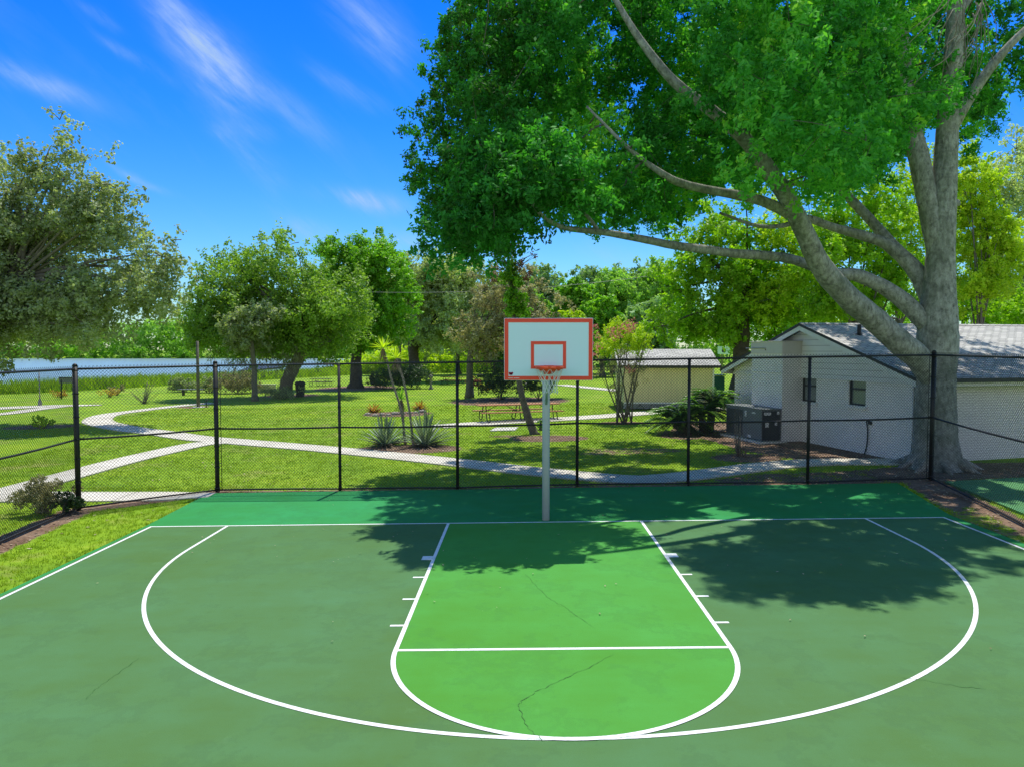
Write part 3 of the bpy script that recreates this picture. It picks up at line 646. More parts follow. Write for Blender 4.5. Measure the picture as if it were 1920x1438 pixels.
# ------------------------------------------------------------------ big shade tree by the court
def big_tree():
    base = G(1755, 876)
    root = thing('shade_tree', 'huge spreading tree with grey trunk behind right fence corner, overhanging the court', 'tree', base)
    D0 = float(proj(base)[1]); print('big tree', base, D0)
    def path(pts, n=5, k=12, jit=.05):
        P = [W(x, y, d) for x, y, d, w_ in pts]; R = [w_*d/FPX/2 for x, y, d, w_ in pts]
        S = spline([np.append(p, r_) for p, r_ in zip(P, R)], n); return [s[:3] for s in S], [max(.012, s[3]) for s in S]
    mb = MB()
    pt = [(1755, 884, D0, 128), (1755, 868, D0, 96), (1754, 835, D0, 80), (1753, 780, D0, 72), (1754, 700, D0, 70), (1757, 640, D0, 72), (1759, 590, D0, 66), (1761, 540, D0, 56), (1763, 480, D0, 50), (1766, 420, D0, 47), (1770, 350, D0, 44), (1774, 280, D0, 40), (1779, 200, D0-.1, 36), (1788, 100, D0-.3, 32), (1795, -40, D0-.5, 28), (1800, -250, D0-1, 20), (1810, -420, D0-1, 8)]
    P, R = path(pt); mb.tube(P, R, 16, jit=.05)
    for a in range(9):   # root flare
        an = a*.7+.3; rl = rnd.uniform(.85, 1.25); q = base+np.array([math.cos(an)*rl, math.sin(an)*rl, -.06]); mb.tube([base+np.array([math.cos(an)*.25, math.sin(an)*.25, .62]), base+np.array([math.cos(an)*.48, math.sin(an)*.48, .22]), q], [.20, .15, .05], 7)
    mb.build('trunk', M['bark_grey'], root)
    tips = []
    L1 = [(1748, 715, D0-.1, 40), (1722, 672, D0-.3, 46), (1690, 645, D0-.5, 46), (1640, 600, D0-.8, 44), (1585, 553, D0-1.2, 42), (1540, 500, D0-1.6, 40), (1510, 440, D0-2, 36), (1478, 375, D0-2.5, 33), (1435, 310, D0-3, 30), (1390, 255, D0-3.5, 26), (1330, 205, D0-3.8, 22), (1260, 150, D0-4., 18), (1190, 60, D0-4, 13), (1120, -60, D0-3.8, 6)]
    L2 = [(1738, 610, D0, 34), (1700, 570, D0+.1, 32), (1655, 538, D0+.1, 27), (1605, 516, D0, 24), (1560, 512, D0-.3, 20), (1490, 488, D0-.9, 18), (1440, 480, D0-1.4, 17), (1380, 476, D0-1.9, 17), (1320, 468, D0-2.4, 16), (1260, 460, D0-2.9, 15), (1200, 448, D0-3.3, 14), (1130, 436, D0-3.8, 12), (1060, 428, D0-4.2, 10), (1020, 408, D0-4.6, 8), (990, 370, D0-4.9, 6), (950, 300, D0-5.2, 4)]
    L2b = [(1122, 434, D0-3.8, 8), (1105, 410, D0-3.8, 7), (1085, 390, D0-3.8, 5), (1060, 350, D0-4, 4)]
    L3 = [(1742, 560, D0+.2, 32), (1722, 515, D0+.4, 32), (1690, 480, D0+.6, 26), (1655, 455, D0+.8, 20), (1610, 440, D0+.9, 18), (1560, 426, D0+.9, 15), (1510, 410, D0+.8, 14), (1470, 423, D0+.7, 9), (1420, 424, D0+.5, 7), (1350, 400, D0, 5)]
    L4 = [(1700, 486, D0+.6, 22), (1675, 462, D0+.9, 22), (1650, 433, D0+1.2, 19), (1615, 395, D0+1.5, 18), (1582, 362, D0+1.8, 16), (1545, 340, D0+2, 14), (1495, 345, D0+2.2, 11), (1440, 330, D0+2.4, 8), (1350, 260, D0+2.6, 5)]
    L5 = [(1500, 418, D0-2.1, 22), (1470, 396, D0-2.3, 21), (1430, 378, D0-2.6, 19), (1380, 366, D0-3, 18), (1330, 357, D0-3.4, 16), (1280, 345, D0-3.8, 15), (1240, 325, D0-4.2, 12), (1180, 280, D0-4.2, 8), (1100, 200, D0-4.2, 4)]
    L6 = [(1757, 470, D0, 36), (1747, 420, D0, 36), (1737, 370, D0, 35), (1724, 300, D0, 36), (1708, 240, D0+.1, 34), (1697, 170, D0+.2, 30), (1690, 60, D0+.2, 25), (1660, -100, D0, 18), (1600, -300, D0, 8)]
    L7 = [(1697, 190, D0, 20), (1600, 110, D0-.8, 18), (1500, 60, D0-1.6, 14), (1400, 10, D0-2.4, 12), (1300, -80, D0-3.2, 8)]
    L8 = [(1775, 260, D0, 22), (1820, 180, D0-.3, 20), (1880, 100, D0-.6, 16), (1960, 20, D0-.9, 10)]
    L9 = [(1300, 180, D0-3.9, 14), (1180, 150, D0-4.2, 11), (1050, 110, D0-4.2, 7), (930, 60, D0-4, 4)]
    L10 = [(1785, 40, D0, 20), (1850, -60, D0+1.5, 14), (1900, -200, D0+3, 8)]
    skel = []
    for i, L in enumerate((L1, L2, L2b, L3, L4, L5, L6, L8, L10)):
        P, R = path(L); mb = MB(); mb.tube(P, R, 12, jit=.06); mb.build('limb', M['bark_grey'], root); skel += [(p, r_) for p, r_ in zip(P, R)][3:]
    # broken stub and scars
    mb = MB(); mb.tube([W(1780, 385, D0), W(1790, 383, D0-.1), W(1797, 380, D0-.1)], [.12, .10, .09], 8); mb.build('branch_stub', M['bark_grey'], root); mb = MB(); mb.tube([W(1738, 392, D0), W(1726, 385, D0), W(1722, 378, D0)], [.10, .08, .07], 8); mb.build('branch_stub', M['bark_grey'], root)
    # crown clumps: volume limited by the silhouette seen in the photo and by the shadow it drops
    vis = [(748, -10), (752, 40), (770, 90), (815, 70), (820, 110), (800, 150), (785, 190), (765, 225), (768, 290), (757, 320), (765, 370), (785, 410), (830, 452), (880, 462), (930, 448), (960, 402), (985, 400), (1010, 385), (1040, 375), (1100, 385), (1150, 400), (1200, 380), (1240, 395), (1300, 375), (1350, 330), (1400, 330), (1440, 300), (1480, 290), (1520, 320), (1560, 345), (1600, 320), (1650, 300), (1680, 250), (1712, 235), (1760, 185), (1800, 205), (1830, 235), (1860, 200), (1890, 150), (1935, 175), (2600, 300), (2600, -900), (748, -900)]
    shad = [(650, 952), (690, 930), (735, 935), (690, 915), (700, 900), (860, 876), (890, 850), (900, 826), (1000, 806), (1250, 800), (1400, 780), (2500, 720), (2500, 905), (1850, 916), (1785, 940), (1840, 985), (1925, 1012), (1925, 1078), (1850, 1050), (1790, 1040), (1740, 1050), (1788, 1078), (1760, 1095), (1700, 1112), (1600, 1128), (1560, 1136), (1450, 1136), (1380, 1122), (1300, 1100), (1250, 1062), (1180, 1035), (1150, 1022), (1095, 1005), (1060, 1010), (1085, 1042), (1020, 1060), (960, 1066), (830, 1066), (775, 1045), (800, 1030), (790, 1008), (720, 1000), (690, 985), (655, 962)]
    r = np.random.default_rng(5); C = []
    n = 80000
    x = r.uniform(-4.5, 19, n); y = r.uniform(-2, 16.5, n); z = r.uniform(4.9, 16, n)
    c0 = np.array([7.4, 7.2, 8.2]); dome = (np.abs(x-c0[0])/12)**3+(np.abs(y-c0[1])/8.8)**3+(np.maximum(z-c0[2], 0)/8.2)**2
    ok = (dome < 1)
    P = np.stack([x, y, z], -1); uv_, dd = proj(P)
    ok &= pip(vis, uv_[:, 0], uv_[:, 1])
    S = P-SUN*z[:, None]; S[:, 2] = .0146*S[:, 0]; suv, _ = proj(S)
    ok &= pip(shad, suv[:, 0], suv[:, 1]) | (S[:, 1] < -12) | ((S[:, 0] > 9.5) & (S[:, 1] > 1.5) & (z > 7.5) & (r.random(n) < .6))
    # underside: denser low skirt on the left, higher and thinner right
    hx = vnoise(x+20, z+20, 1.25, 51); hy = vnoise(x+35, y-.4*z+30, 1.15, 52); ok &= (hx > .30) & (hy > .36)
    P = P[ok]; suv = suv[ok]; uvv = uv_[ok]
    # prefer shell of the dome, bottoms of the silhouette
    low = r.random(len(P)) < np.where((P[:, 2] < 8.5), 1., .40)
    P = P[low]; uvv = uvv[low]
    # reject clumps too close to each other -> natural spacing, keeps gaps
    keep = []; 
    for i in range(len(P)):
        if len(keep) > 1400: break
        q = P[i]
        if keep:
            K = P[keep]; 
            if np.min(np.sum((K-q)**2, 1)) < .66**2: continue
        keep.append(i)
    C = P[keep]
    blob = [(745, 990), (770, 1044), (830, 1062), (960, 1064), (1075, 1042), (1060, 1000), (900, 985)]; ex = []
    for i in range(6000):
        if len(ex) > 42: break
        sx_, sy_, z_ = r.uniform(-3.2, 2.2), r.uniform(-3.2, .2), r.uniform(5.5, 7.6); q = np.array([sx_+.07*z_, sy_+.4*z_, z_])
        if not pip(blob, *proj(np.array([[sx_, sy_, .0146*sx_]]))[0][0]): continue
        if not pip(vis, *proj(q[None])[0][0]): continue
        if min(np.min(np.sum((C-q)**2, 1)), min([9]+[np.sum((e_-q)**2) for e_ in ex])) < .42**2: continue
        ex.append(q)
    print('near crown clumps', len(C), len(ex)); C = np.concatenate([C, np.array(ex)]) if ex else C
    R = r.uniform(.36, .72, len(C))
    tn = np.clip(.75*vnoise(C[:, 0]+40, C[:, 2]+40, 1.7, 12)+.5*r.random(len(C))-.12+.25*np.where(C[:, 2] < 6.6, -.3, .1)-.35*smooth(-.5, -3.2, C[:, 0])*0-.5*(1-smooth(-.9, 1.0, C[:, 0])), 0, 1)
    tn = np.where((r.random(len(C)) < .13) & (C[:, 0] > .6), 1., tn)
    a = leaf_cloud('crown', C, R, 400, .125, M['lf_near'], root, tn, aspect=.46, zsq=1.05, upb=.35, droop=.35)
    mb = MB(); SK = np.array([s[0] for s in skel]); SR = np.array([s[1] for s in skel])
    nodes = [p for p in SK]; nrad = [min(.04, q) for q in SR]; left = set(range(len(C))); A = np.array(nodes); best = np.array([np.min(np.sum((A-c)**2, 1)) for c in C]); bi = np.array([np.argmin(np.sum((A-c)**2, 1)) for c in C])
    while left:
        i = min(left, key=lambda q: best[q]); left.discard(i); k = bi[i]; r0 = max(.008, nrad[k]*.8); limb(mb, nodes[k], C[i], r0, r0*.6, .05, 3, 4, .07)
        nodes.append(C[i]); nrad.append(r0*.6); d_ = np.sum((C-C[i])**2, 1); up2 = d_*1.5 < best; best = np.where(up2, d_*1.5, best); bi = np.where(up2, len(nodes)-1, bi)
    mb.build('branch', M['bark_mid'], root)
    # grey hanging dead twigs near the top
    mb = MB()
    for i in range(26):
        s = W(1790+rnd.uniform(-15, 60), -10+rnd.uniform(-20, 60), 14.6); pts = [s]; d = np.array([rnd.uniform(-.5, .3), rnd.uniform(-.2, .2), -1.])
        for k in range(9): d = d+np.array([rnd.uniform(-.35, .3), rnd.uniform(-.2, .2), rnd.uniform(-.1, .12)]); d /= np.linalg.norm(d); pts.append(pts[-1]+d*rnd.uniform(.12, .22))
        mb.tube(pts, [.012-.0009*q for q in range(10)], 4)
    mb.build('dead_twigs', M['twig'], root)
    return root
big_tree()

# ------------------------------------------------------------------ other trees
tree('lakeside_oak', 'large olive green oak at the far left, crown hanging over the lake view', 34, (-95, 790),
     [(110, 560, 100, 1.2), (235, 545, 80), (20, 600, 90), (300, 480, 52), (190, 430, 80), (60, 440, 90), (115, 275, 30, .6), (130, 370, 50, .8), (95, 335, 62, .8), (25, 300, 45, .6), (150, 285, 45, .5), (112, 225, 30, .8), (135, 250, 30, .8), (205, 345, 34, .6), (60, 280, 34, .6), (60, 350, 60), (150, 390, 60), (300, 540, 60), (200, 290, 28, .4), (235, 385, 42, .7), (320, 560, 34, .6), (-70, 450, 130), (-60, 600, 110), (160, 610, 60), (100, 640, 40, .7), (225, 620, 34, .7), (340, 450, 22, .4), (350, 530, 20, .4)],
     M['lf_olive'], .42, cpb=17, npc=190, leaf=.15, bark='bark_mid', rk=(.22, .40), seed=21, trunk_pts=[(-95, 790), (-80, 680), (-40, 600), (40, 520)], bs=1.06)
tree('moss_oak', 'broad dark oak with leaning grey trunk and hanging moss, beside the black bin', 54, (540, 743),
     [(430, 530, 60, .8), (520, 500, 55), (600, 550, 70, 1.2), (480, 590, 80, 1.2), (400, 590, 55), (640, 600, 50), (560, 620, 75), (425, 478, 26, .6), (520, 470, 30, .6), (470, 500, 34, .7), (390, 640, 36), (620, 640, 38), (455, 640, 40), (560, 455, 22, .5), (380, 500, 22, .4), (385, 560, 40, .8), (372, 620, 40, .8)],
     M['lf_oak'], .52, cpb=15, npc=190, leaf=.20, bark='bark_mid', rk=(.24, .42), seed=22, trunk_pts=[(536, 744), (538, 715), (556, 680), (575, 640), (570, 600)], lump_hi=1)
tree('bright_oak', 'rich green round-topped tree with dark trunk, behind the yellowish plant stalks', 66, (667, 727),
     [(640, 500, 46), (700, 490, 46), (740, 530, 38), (610, 540, 36), (765, 570, 26), (680, 565, 52), (722, 600, 42), (660, 620, 40), (745, 600, 24), (620, 480, 26), (690, 640, 30)],
     M['lf_bright'], .6, cpb=22, npc=170, leaf=.24, bark='bark_dark', rk=(.24, .40), seed=23, trunk_pts=[(667, 727), (668, 700), (668, 670), (672, 630)])
tree('grey_oak', 'pale grey-green oak left of the backboard with arching dark limbs', 78, (776, 712),
     [(790, 525, 48), (850, 515, 46), (750, 560, 34), (935, 540, 34), (830, 600, 58), (785, 610, 36), (890, 545, 40), (770, 500, 26, .6), (870, 600, 44), (910, 590, 40), (815, 480, 18, .5), (880, 490, 22, .6)],
     M['lf_grey'], .7, cpb=22, npc=170, leaf=.28, bark='bark_dark', rk=(.24, .40), seed=24, trunk_pts=[(776, 712), (777, 690), (775, 665), (772, 640)])
tree('bronze_tree', 'brownish twiggy tree with thinning leaves directly left of the backboard', 50, (880, 712),
     [(930, 560, 42, .8), (1050, 640, 30, .8), (975, 590, 44, .8), (990, 530, 32, .6), (900, 620, 40), (915, 660, 34), (955, 640, 38, .8), (1020, 560, 30, .6), (950, 505, 24, .5), (1040, 600, 34, .6), (900, 510, 20, .4)],
     M['lf_brown'], .26, cpb=14, npc=120, leaf=.17, bark='bark_mid', rk=(.22, .42), seed=25, trunk_pts=[(880, 712), (881, 690), (884, 655), (900, 620)])
tree('slim_trunk_tree', 'slender grey trunk standing alone left of the moss oak, its top lost in leaves', 50, (478, 746),
     [(455, 625, 34), (490, 600, 30), (430, 600, 26)], M['lf_olive'], .21, cpb=14, npc=150, leaf=.18, bark='bark_mid', seed=26, trunk_pts=[(478, 746), (477, 715), (476, 680), (470, 630)])
# hanging moss strands on the moss oak
mo = thing('hanging_moss', 'pale moss strands hanging under the moss oak crown above the pavilion', 'moss', W(450, 660, 53)); C = []
for i in range(70):
    px = rnd.uniform(392, 560); C.append(W(px, rnd.uniform(640, 676), rnd.uniform(51, 55)))
leaf_cloud('strands', C, np.full(len(C), .55), 26, .42, M['moss'], mo, aspect=.10, zsq=1.5, upb=0, droop=2.2)

far = [(975, 585, 40, 92, 'lf_wood'), (1020, 555, 42, 100, 'lf_blue'), (1075, 575, 38, 88, 'lf_bright'), (1108, 548, 34, 118, 'lf_blue'), (1150, 565, 42, 96, 'lf_wood'), (1190, 550, 42, 110, 'lf_blue'), (1235, 545, 42, 104, 'lf_wood'), (1130, 610, 36, 84, 'lf_bright'), (1065, 630, 30, 82, 'lf_lime'), (930, 620, 42, 98, 'lf_wood'), (1215, 620, 40, 80, 'lf_blue'), (750, 545, 44, 104, 'lf_grey'), (860, 560, 52, 100, 'lf_grey'), (1000, 610, 46, 96, 'lf_blue')]
desc = ['mid green tree of the far wood, hidden behind the bronze tree', 'blue-green tree of the far wood above the backboard corner', 'bright green tree of the far wood right above the backboard', 'distant blue-green treetop between brighter far trees', 'mid green tree of the far wood above the pink flowers', 'blue-green far treetop left of the big tree limb end', 'mid green far tree left of the trees behind the house', 'bright green rounded tree behind the pink flowering shrub', 'lime green low tree just behind the backboard', 'mid green far tree low behind the grey oak', 'blue-green tree behind the yellow shed roof', 'pale tree showing between the bright round-topped tree and the grey oak', 'pale wide tree directly behind the grey oak crown', 'blue-green tree low between the bronze tree and the backboard']
for i, (px, py, rp, D, mt) in enumerate(far):
    k = rp*1.12; py = py-20 if i < 11 else py
    tree('woodland_tree', desc[i], D, (px, 690), [(px, py, k*.8), (px-k*.5, py+k*.5, k*.6), (px+k*.55, py+k*.45, k*.6), (px-k*.2, py+k*1.1, k*.75), (px+k*.3, py+k*1.2, k*.7), (px+k*.15, py-k*.45, k*.4, .7), (px-k*.4, py-k*.2, k*.35, .6)],
         M[mt], .35, cpb=12, npc=120, leaf=.40, bark='bark_mid', rk=(.26, .44), seed=40+i, twigs=False, group='trees of the far wood', bs=1.15)
tree('backlit_tree', 'yellow-green backlit tree with thick dark trunk behind the house chimney', 46, (1388, 700),
     [(1270, 540, 46), (1350, 500, 60), (1240, 610, 40), (1320, 400, 40, .8), (1260, 430, 34, .7), (1400, 350, 40, .7), (1380, 620, 46), (1300, 600, 48), (1420, 560, 60), (1470, 490, 60), (1400, 430, 52, .8), (1340, 610, 40), (1450, 610, 40), (1290, 470, 36, .7), (1510, 560, 44), (1360, 560, 50), (1500, 420, 44, .8)],
     M['lf_back'], .55, cpb=16, npc=170, leaf=.19, bark='bark_dark', rk=(.24, .40), seed=60,  trunk_pts=[(1388, 700), (1390, 640), (1392, 580), (1400, 500)])
tree('backlit_tree', 'second backlit tree, behind the house ridge between the big limbs', 40, (1600, 700),
     [(1560, 470, 56), (1640, 440, 56), (1600, 380, 50, .8), (1680, 380, 40, .7), (1560, 560, 52), (1640, 540, 56), (1690, 500, 44), (1530, 400, 36, .6), (1700, 570, 36), (1500, 340, 34, .5), (1650, 330, 36, .5)],
     M['lf_back'], .32, cpb=16, npc=170, leaf=.17, bark='bark_mid', rk=(.22, .40), seed=61)
tree('lime_tree', 'vivid yellow-green tree right of the big grey trunk', 34, (1830, 720),
     [(1815, 300, 30, 1), (1800, 270, 22, .8), (1835, 340, 30), (1810, 360, 40), (1870, 520, 36), (1900, 500, 30), (1845, 400, 40), (1820, 450, 46), (1860, 480, 42), (1830, 530, 44), (1890, 450, 32, .8), (1880, 410, 26, .7), (1815, 580, 26, .6), (1868, 370, 22, .5)],
     M['lf_lime'], .2, cpb=15, npc=170, leaf=.12, bark='bark_mid', rk=(.22, .38), seed=62)
tree('pale_oak', 'greyish oak at the right edge behind the lime green tree', 52, (1925, 720),
     [(1905, 280, 42), (1950, 300, 50), (1930, 340, 60), (1890, 380, 44), (1920, 440, 60), (1900, 520, 60), (1920, 590, 60), (1860, 560, 44), (1855, 320, 24, .5)],
     M['lf_grey'], .4, cpb=15, npc=170, leaf=.20, bark='bark_mid', rk=(.24, .40), seed=63)
tree('backlit_tree', 'tall yellow-green tree filling the gap between the two big upright stems', 44, (1730, 700),
     [(1720, 330, 50, .8), (1740, 420, 50), (1700, 460, 50), (1660, 400, 44), (1750, 500, 44), (1580, 300, 40, .7), (1480, 420, 46), (1530, 480, 50), (1450, 560, 50), (1560, 600, 44)],
     M['lf_lime'], .3, cpb=14, npc=160, leaf=.17, bark='bark_mid', seed=66)
tree('backlit_tree', 'low dark green tree behind the long roof right of the trunk', 48, (1790, 700),
     [(1760, 560, 44), (1810, 580, 44), (1860, 590, 44), (1920, 585, 44), (1720, 590, 36)], M['lf_back'], .3, cpb=13, npc=160, leaf=.2, bark='bark_dark', seed=64)

# far masses nobody could count
def mass(name, pts, D, r_, n, leaf, mat, zr):
    C = []; R = []
    for i in range(n):
        t = rnd.random()*(len(pts)-1); k = int(t); a = np.array(pts[k]); b = np.array(pts[k+1]); p = a+(b-a)*(t-k); dd = D*(1+rnd.uniform(-.05, .05)); q = W(p[0], p[1], dd)
        g = float(T(q[0], q[1])); top = q[2]; C.append([q[0], q[1], g+(top-g)*rnd.random()**.7]); R.append(r_*rnd.uniform(.6, 1.2))
    o = leaf_cloud(name, C, R, zr, leaf, mat, None); return tag(o, kind='stuff')
mass('far_shore_woods', [(-300, 610), (-100, 600), (60, 612), (180, 618), (300, 606), (420, 612), (560, 618), (640, 610), (760, 600)], 408, 5.5, 420, 2.0, M['lf_wood'], 90)
mass('far_shore_brush', [(-200, 655), (60, 654), (200, 650), (330, 640), (360, 640), (500, 655), (640, 656), (760, 650)], 400, 2.6, 420, 1.3, M['lf_bright'], 60)
mass('woods_behind', [(700, 630), (820, 600), (960, 590), (1100, 585), (1300, 560), (1500, 540), (1700, 540), (2000, 530), (2300, 480)], 132, 3.0, 700, .8, M['lf_wood'], 110)
C_ = []; R_ = []
for i in range(1150):
    y_ = rnd.uniform(26, 128); x_ = shore(y_)+rnd.triangular(-1.2, 5.5, .8); big = float(vnoise(np.array([x_]), np.array([y_]), 5.0, 31)[0])
    if big < .3: continue
    C_.append([x_, y_, float(T(x_, y_))+rnd.uniform(.1, .25+.9*big)]); R_.append(rnd.uniform(.3, .65))
C_ = np.array(C_); tag(leaf_cloud('shoreline_brush', C_, np.array(R_), 60, .17, M['reed'], None, vnoise(C_[:, 0], C_[:, 1], 6, 32), aspect=.35, upb=.2), kind='stuff')
mass('lakeside_brush', [(640, 690), (700, 672), (760, 662), (850, 655), (950, 655), (1060, 660)], 112, 1.6, 420, .55, M['lf_lime'], 80)

# ------------------------------------------------------------------ fences
def Z3(p, h=0.): return np.array([p[0], p[1], float(T(p[0], p[1]))+h])
def chain_link(parent, a, b, h, name='wire_mesh', pitch=.072, r=.0038):
    a = Z3(a, .03); b = Z3(b, .03); d = b-a; L = float(np.hypot(d[0], d[1])); ux = d/L; V = []; Fc = []
    nrm_ = np.array([-ux[1], ux[0], 0.]); h = h-.0; n = 0
    for sgn in (1, -1):
        k0 = int(-h/pitch)-1; k1 = int(L/pitch)+1
        for k in range(k0, k1+1):
            s0 = k*pitch; s1 = s0+h
            lo = max(0, -s0); hi = min(h, L-s0)
            if hi-lo < .03: continue
            sa, sb = s0+lo, s0+hi
            za, zb = (lo, hi) if sgn > 0 else (h-lo, h-hi)
            p = a+ux*sa+np.array([0, 0, za])+nrm_*r*sgn; q = a+ux*sb+np.array([0, 0, zb])+nrm_*r*sgn
            t = q-p; t /= np.linalg.norm(t); e1 = np.cross(t, nrm_)
            for base in (p, q):
                for an in (0, 2.094, 4.189): V.append(base+(e1*math.cos(an)+nrm_*math.sin(an))*r)
            for j in range(3): Fc.append((n+j, n+(j+1) % 3, n+3+(j+1) % 3, n+3+j))
            n += 6
    return np_mesh(name, np.array(V), np.array(Fc), M['mesh_wire'], parent)
def rail(mb, a, b, h, r, wob=.0, n=8):
    pts = []
    for i in range(n+1):
        t = i/n; p = a[:2]*(1-t)+b[:2]*t; pts.append(Z3(p, h+wob*math.sin(math.pi*t)*(1 if i % 2 else .9)))
    mb.tube(pts, r, 8)
FH = 3.02
def fence(label, pts, mids=(), height=FH, corner=(0,), start=0):
    root = thing('chain_link_fence', label, 'fence', Z3(pts[0]))
    top = MB(); mid = MB(); bot = MB()
    for i in range(len(pts)-1):
        a, b = pts[i], pts[i+1]
        rail(top, a, b, height, .023); rail(mid, a, b, height*.505, .022, -.02); rail(bot, a, b, .05, .020, .012)
        chain_link(root, a, b, height+.035)
    top.build('top_rail', M['black_metal'], root); mid.build('middle_rail', M['black_metal'], root); bot.build('bottom_rail', M['black_metal'], root)
    for i, p in enumerate(pts):
        if i < start: continue
        cr = i in corner; mb = MB(); r = .052 if cr else .036
        mb.tube([Z3(p, -.2), Z3(p, height+(.06 if cr else .0))], r, 12)
        if cr: mb.tube([Z3(p, height+.06), Z3(p, height+.10), Z3(p, height+.12)], [r*1.12, r*.8, r*.2], 12)
        for hh in (.1, .6, 1.1, height*.505, 2.0, 2.5, height-.03): mb.tube([Z3(p, hh-.014), Z3(p, hh+.014)], r*1.22, 12)
        po = mb.build('post', M['black_metal'], root)
        if cr:
            d = pts[i+1][:2]-p[:2] if i+1 < len(pts) else p[:2]-pts[i-1][:2]
            d = d/np.linalg.norm(d)*(1 if i+1 < len(pts) else -1); q = p[:2]+d*.11; mb = MB()
            mb.tube([Z3(q, .04), Z3(q, height-.02)], .008, 6)
            for k in range(7): hh = .25+k*(height-.4)/6; mb.bar(Z3(p, hh), Z3(q, hh), .03, .006)
            mb.build('tension_bar', M['black_metal'], po)
    return root
fence('long black chain link fence running straight behind the hoop, with seven posts', FB, corner=(0, 6))
fence('black chain link fence along the left side of the court, bending at its second post', FL, corner=(1,), start=1)
fence('black chain link fence on the right, between the court and the neighbouring green court', FR, corner=(), start=1)

# ------------------------------------------------------------------ basketball hoop
hb = np.array([.03, .20, .0146*.03+.03]); hoop = thing('basketball_hoop', 'orange-trimmed white backboard with net on a pale grey pole at the court baseline', 'basketball hoop', hb)
BY = -1.16; bz0 = 2.76; bz1 = 3.825; BH = .762; bx = .02
mb = MB(); mb.tube([hb-np.array([0, 0, .1]), hb+np.array([0, 0, 2.6]), hb+np.array([0, -.02, 2.95]), hb+np.array([0, -.14, 3.18]), hb+np.array([0, -.38, 3.28]), np.array([bx, BY+.14, 3.31])], .072, 20)
mb.build('pole', M['pole'], hoop)
mb = MB(); mb.tube([hb+np.array([0, 0, 2.2]), np.array([bx, BY+.14, 2.95])], .028, 10); mb.bar((bx-.5, BY+.07, 3.55), (bx+.5, BY+.07, 3.55), .04, .04); mb.bar((bx-.5, BY+.07, 3.0), (bx+.5, BY+.07, 3.0), .04, .04); mb.bar((bx, BY+.1, 2.9), (bx, BY+.1, 3.6), .10, .06); mb.build('support_arm', M['pole'], hoop)
mb = MB(); mb.box((bx, BY+.02, (bz0+bz1)/2), (2*BH, .04, bz1-bz0)); board = mb.build('backboard', M['board_sky_tinted'], hoop, bevel=.006)
def rect_frame(mb, x0, x1, za, zb, w, y, th=.003):
    for (c, s_) in ((((x0+x1)/2, y, zb-w/2), (x1-x0, th, w)), (((x0+x1)/2, y, za+w/2), (x1-x0, th, w)), ((x0+w/2, y, (za+zb)/2), (w, th, zb-za-2*w)), ((x1-w/2, y, (za+zb)/2), (w, th, zb-za-2*w))): mb.box(c, s_)
mb = MB(); rect_frame(mb, bx-BH+.007, bx+BH-.007, bz0+.007, bz1-.007, .066, BY-.0025); mb.build('border_stripe', M['red'], board)
mb = MB(); rect_frame(mb, bx-BH+.072, bx+BH-.072, bz0+.072, bz1-.072, .009, BY-.002, .002); rect_frame(mb, bx-.311, bx+.311, bz0+.190, bz1-.388, .012, BY-.0018, .002); rect_frame(mb, bx-.251, bx+.251, bz0+.248, bz1-.449, .010, BY-.0018, .002); mb.build('pin_stripe', M['white_trim'], board)
mb = MB(); rect_frame(mb, bx-.301, bx+.301, bz0+.198, bz1-.397, .052, BY-.0035); mb.build('target_square', M['red'], board)
lg = simple('logo_red', (.45, .015, .06), (.38, .01, .05), 5, .5, bmp=0)
mb = MB()
for (dx, dz) in ((-.022, .008), (.022, .008), (-.012, -.012), (.012, -.012), (0, .0)): mb.tube([(bx-.645+dx, BY-.001, bz0+.118+dz), (bx-.645+dx, BY-.004, bz0+.118+dz)], .017, 12)
mb.build('logo', lg, board)
mb = MB(); xx = bx-.69
for wdt in (.012, .016, .010, .018, .014, .0, .016, .012, .018, .010, .014):
    if wdt: mb.box((xx+wdt/2, BY-.0048, bz0+.040), (wdt*.8, .002, .013))
    xx += wdt+.004 if wdt else .012
mb.build('maker_lettering', M['white_trim'], board)
RZ = 2.99; RX = bx+.005; RY = BY-.08-.229*1.05; RRad = .229
mb = MB(); ring = [(RX+RRad*math.cos(a), RY+RRad*math.sin(a), RZ) for a in np.linspace(0, 2*math.pi, 41)]
mb.tube(ring, .009, 8, cap=False); ring2 = [(RX+RRad*math.cos(a), RY+RRad*math.sin(a), RZ-.022) for a in np.linspace(0, 2*math.pi, 41)]; mb.tube(ring2, .008, 8, cap=False)
rim = mb.build('rim', M['orange'], hoop)
mb = MB(); poly = [(RX-.13, BY-.004, RZ+.004), (RX+.13, BY-.004, RZ+.004), (RX+.20, BY-.10, RZ+.004)]+[(RX+.229*math.cos(a), RY+.229*math.sin(a), RZ+.004) for a in np.linspace(.45, math.pi-.45, 14)]+[(RX-.20, BY-.10, RZ+.004)]
mb.prism(poly, (0, 0, 0), (0, 0, -.006)); mb.lathe((RX, RY, RZ-.058), [(.165, 0), (.222, .05)], 36); mb.box((RX, BY-.006, RZ-.05), (.16, .012, .15))
for s_ in (-1, 1):
    mb.tube([(RX+s_*.05, BY-.01, RZ-.12), (RX+s_*.12, RY+.05, RZ-.045), (RX+s_*.19, RY-.10, RZ-.02)], .009, 6); mb.tube([(RX+s_*.02, BY-.01, RZ-.12), (RX+s_*.06, RY, RZ-.06), (RX+s_*.10, RY-.18, RZ-.02)], .008, 6)
mb.build('rim_bracket', M['orange'], hoop)
mb = MB(); NS = 12; lev = [(0, .222, 0), (.09, .200, .5), (.18, .165, 1), (.26, .135, 1.5), (.34, .118, 2), (.42, .125, 2.5), (.47, .135, 3)]
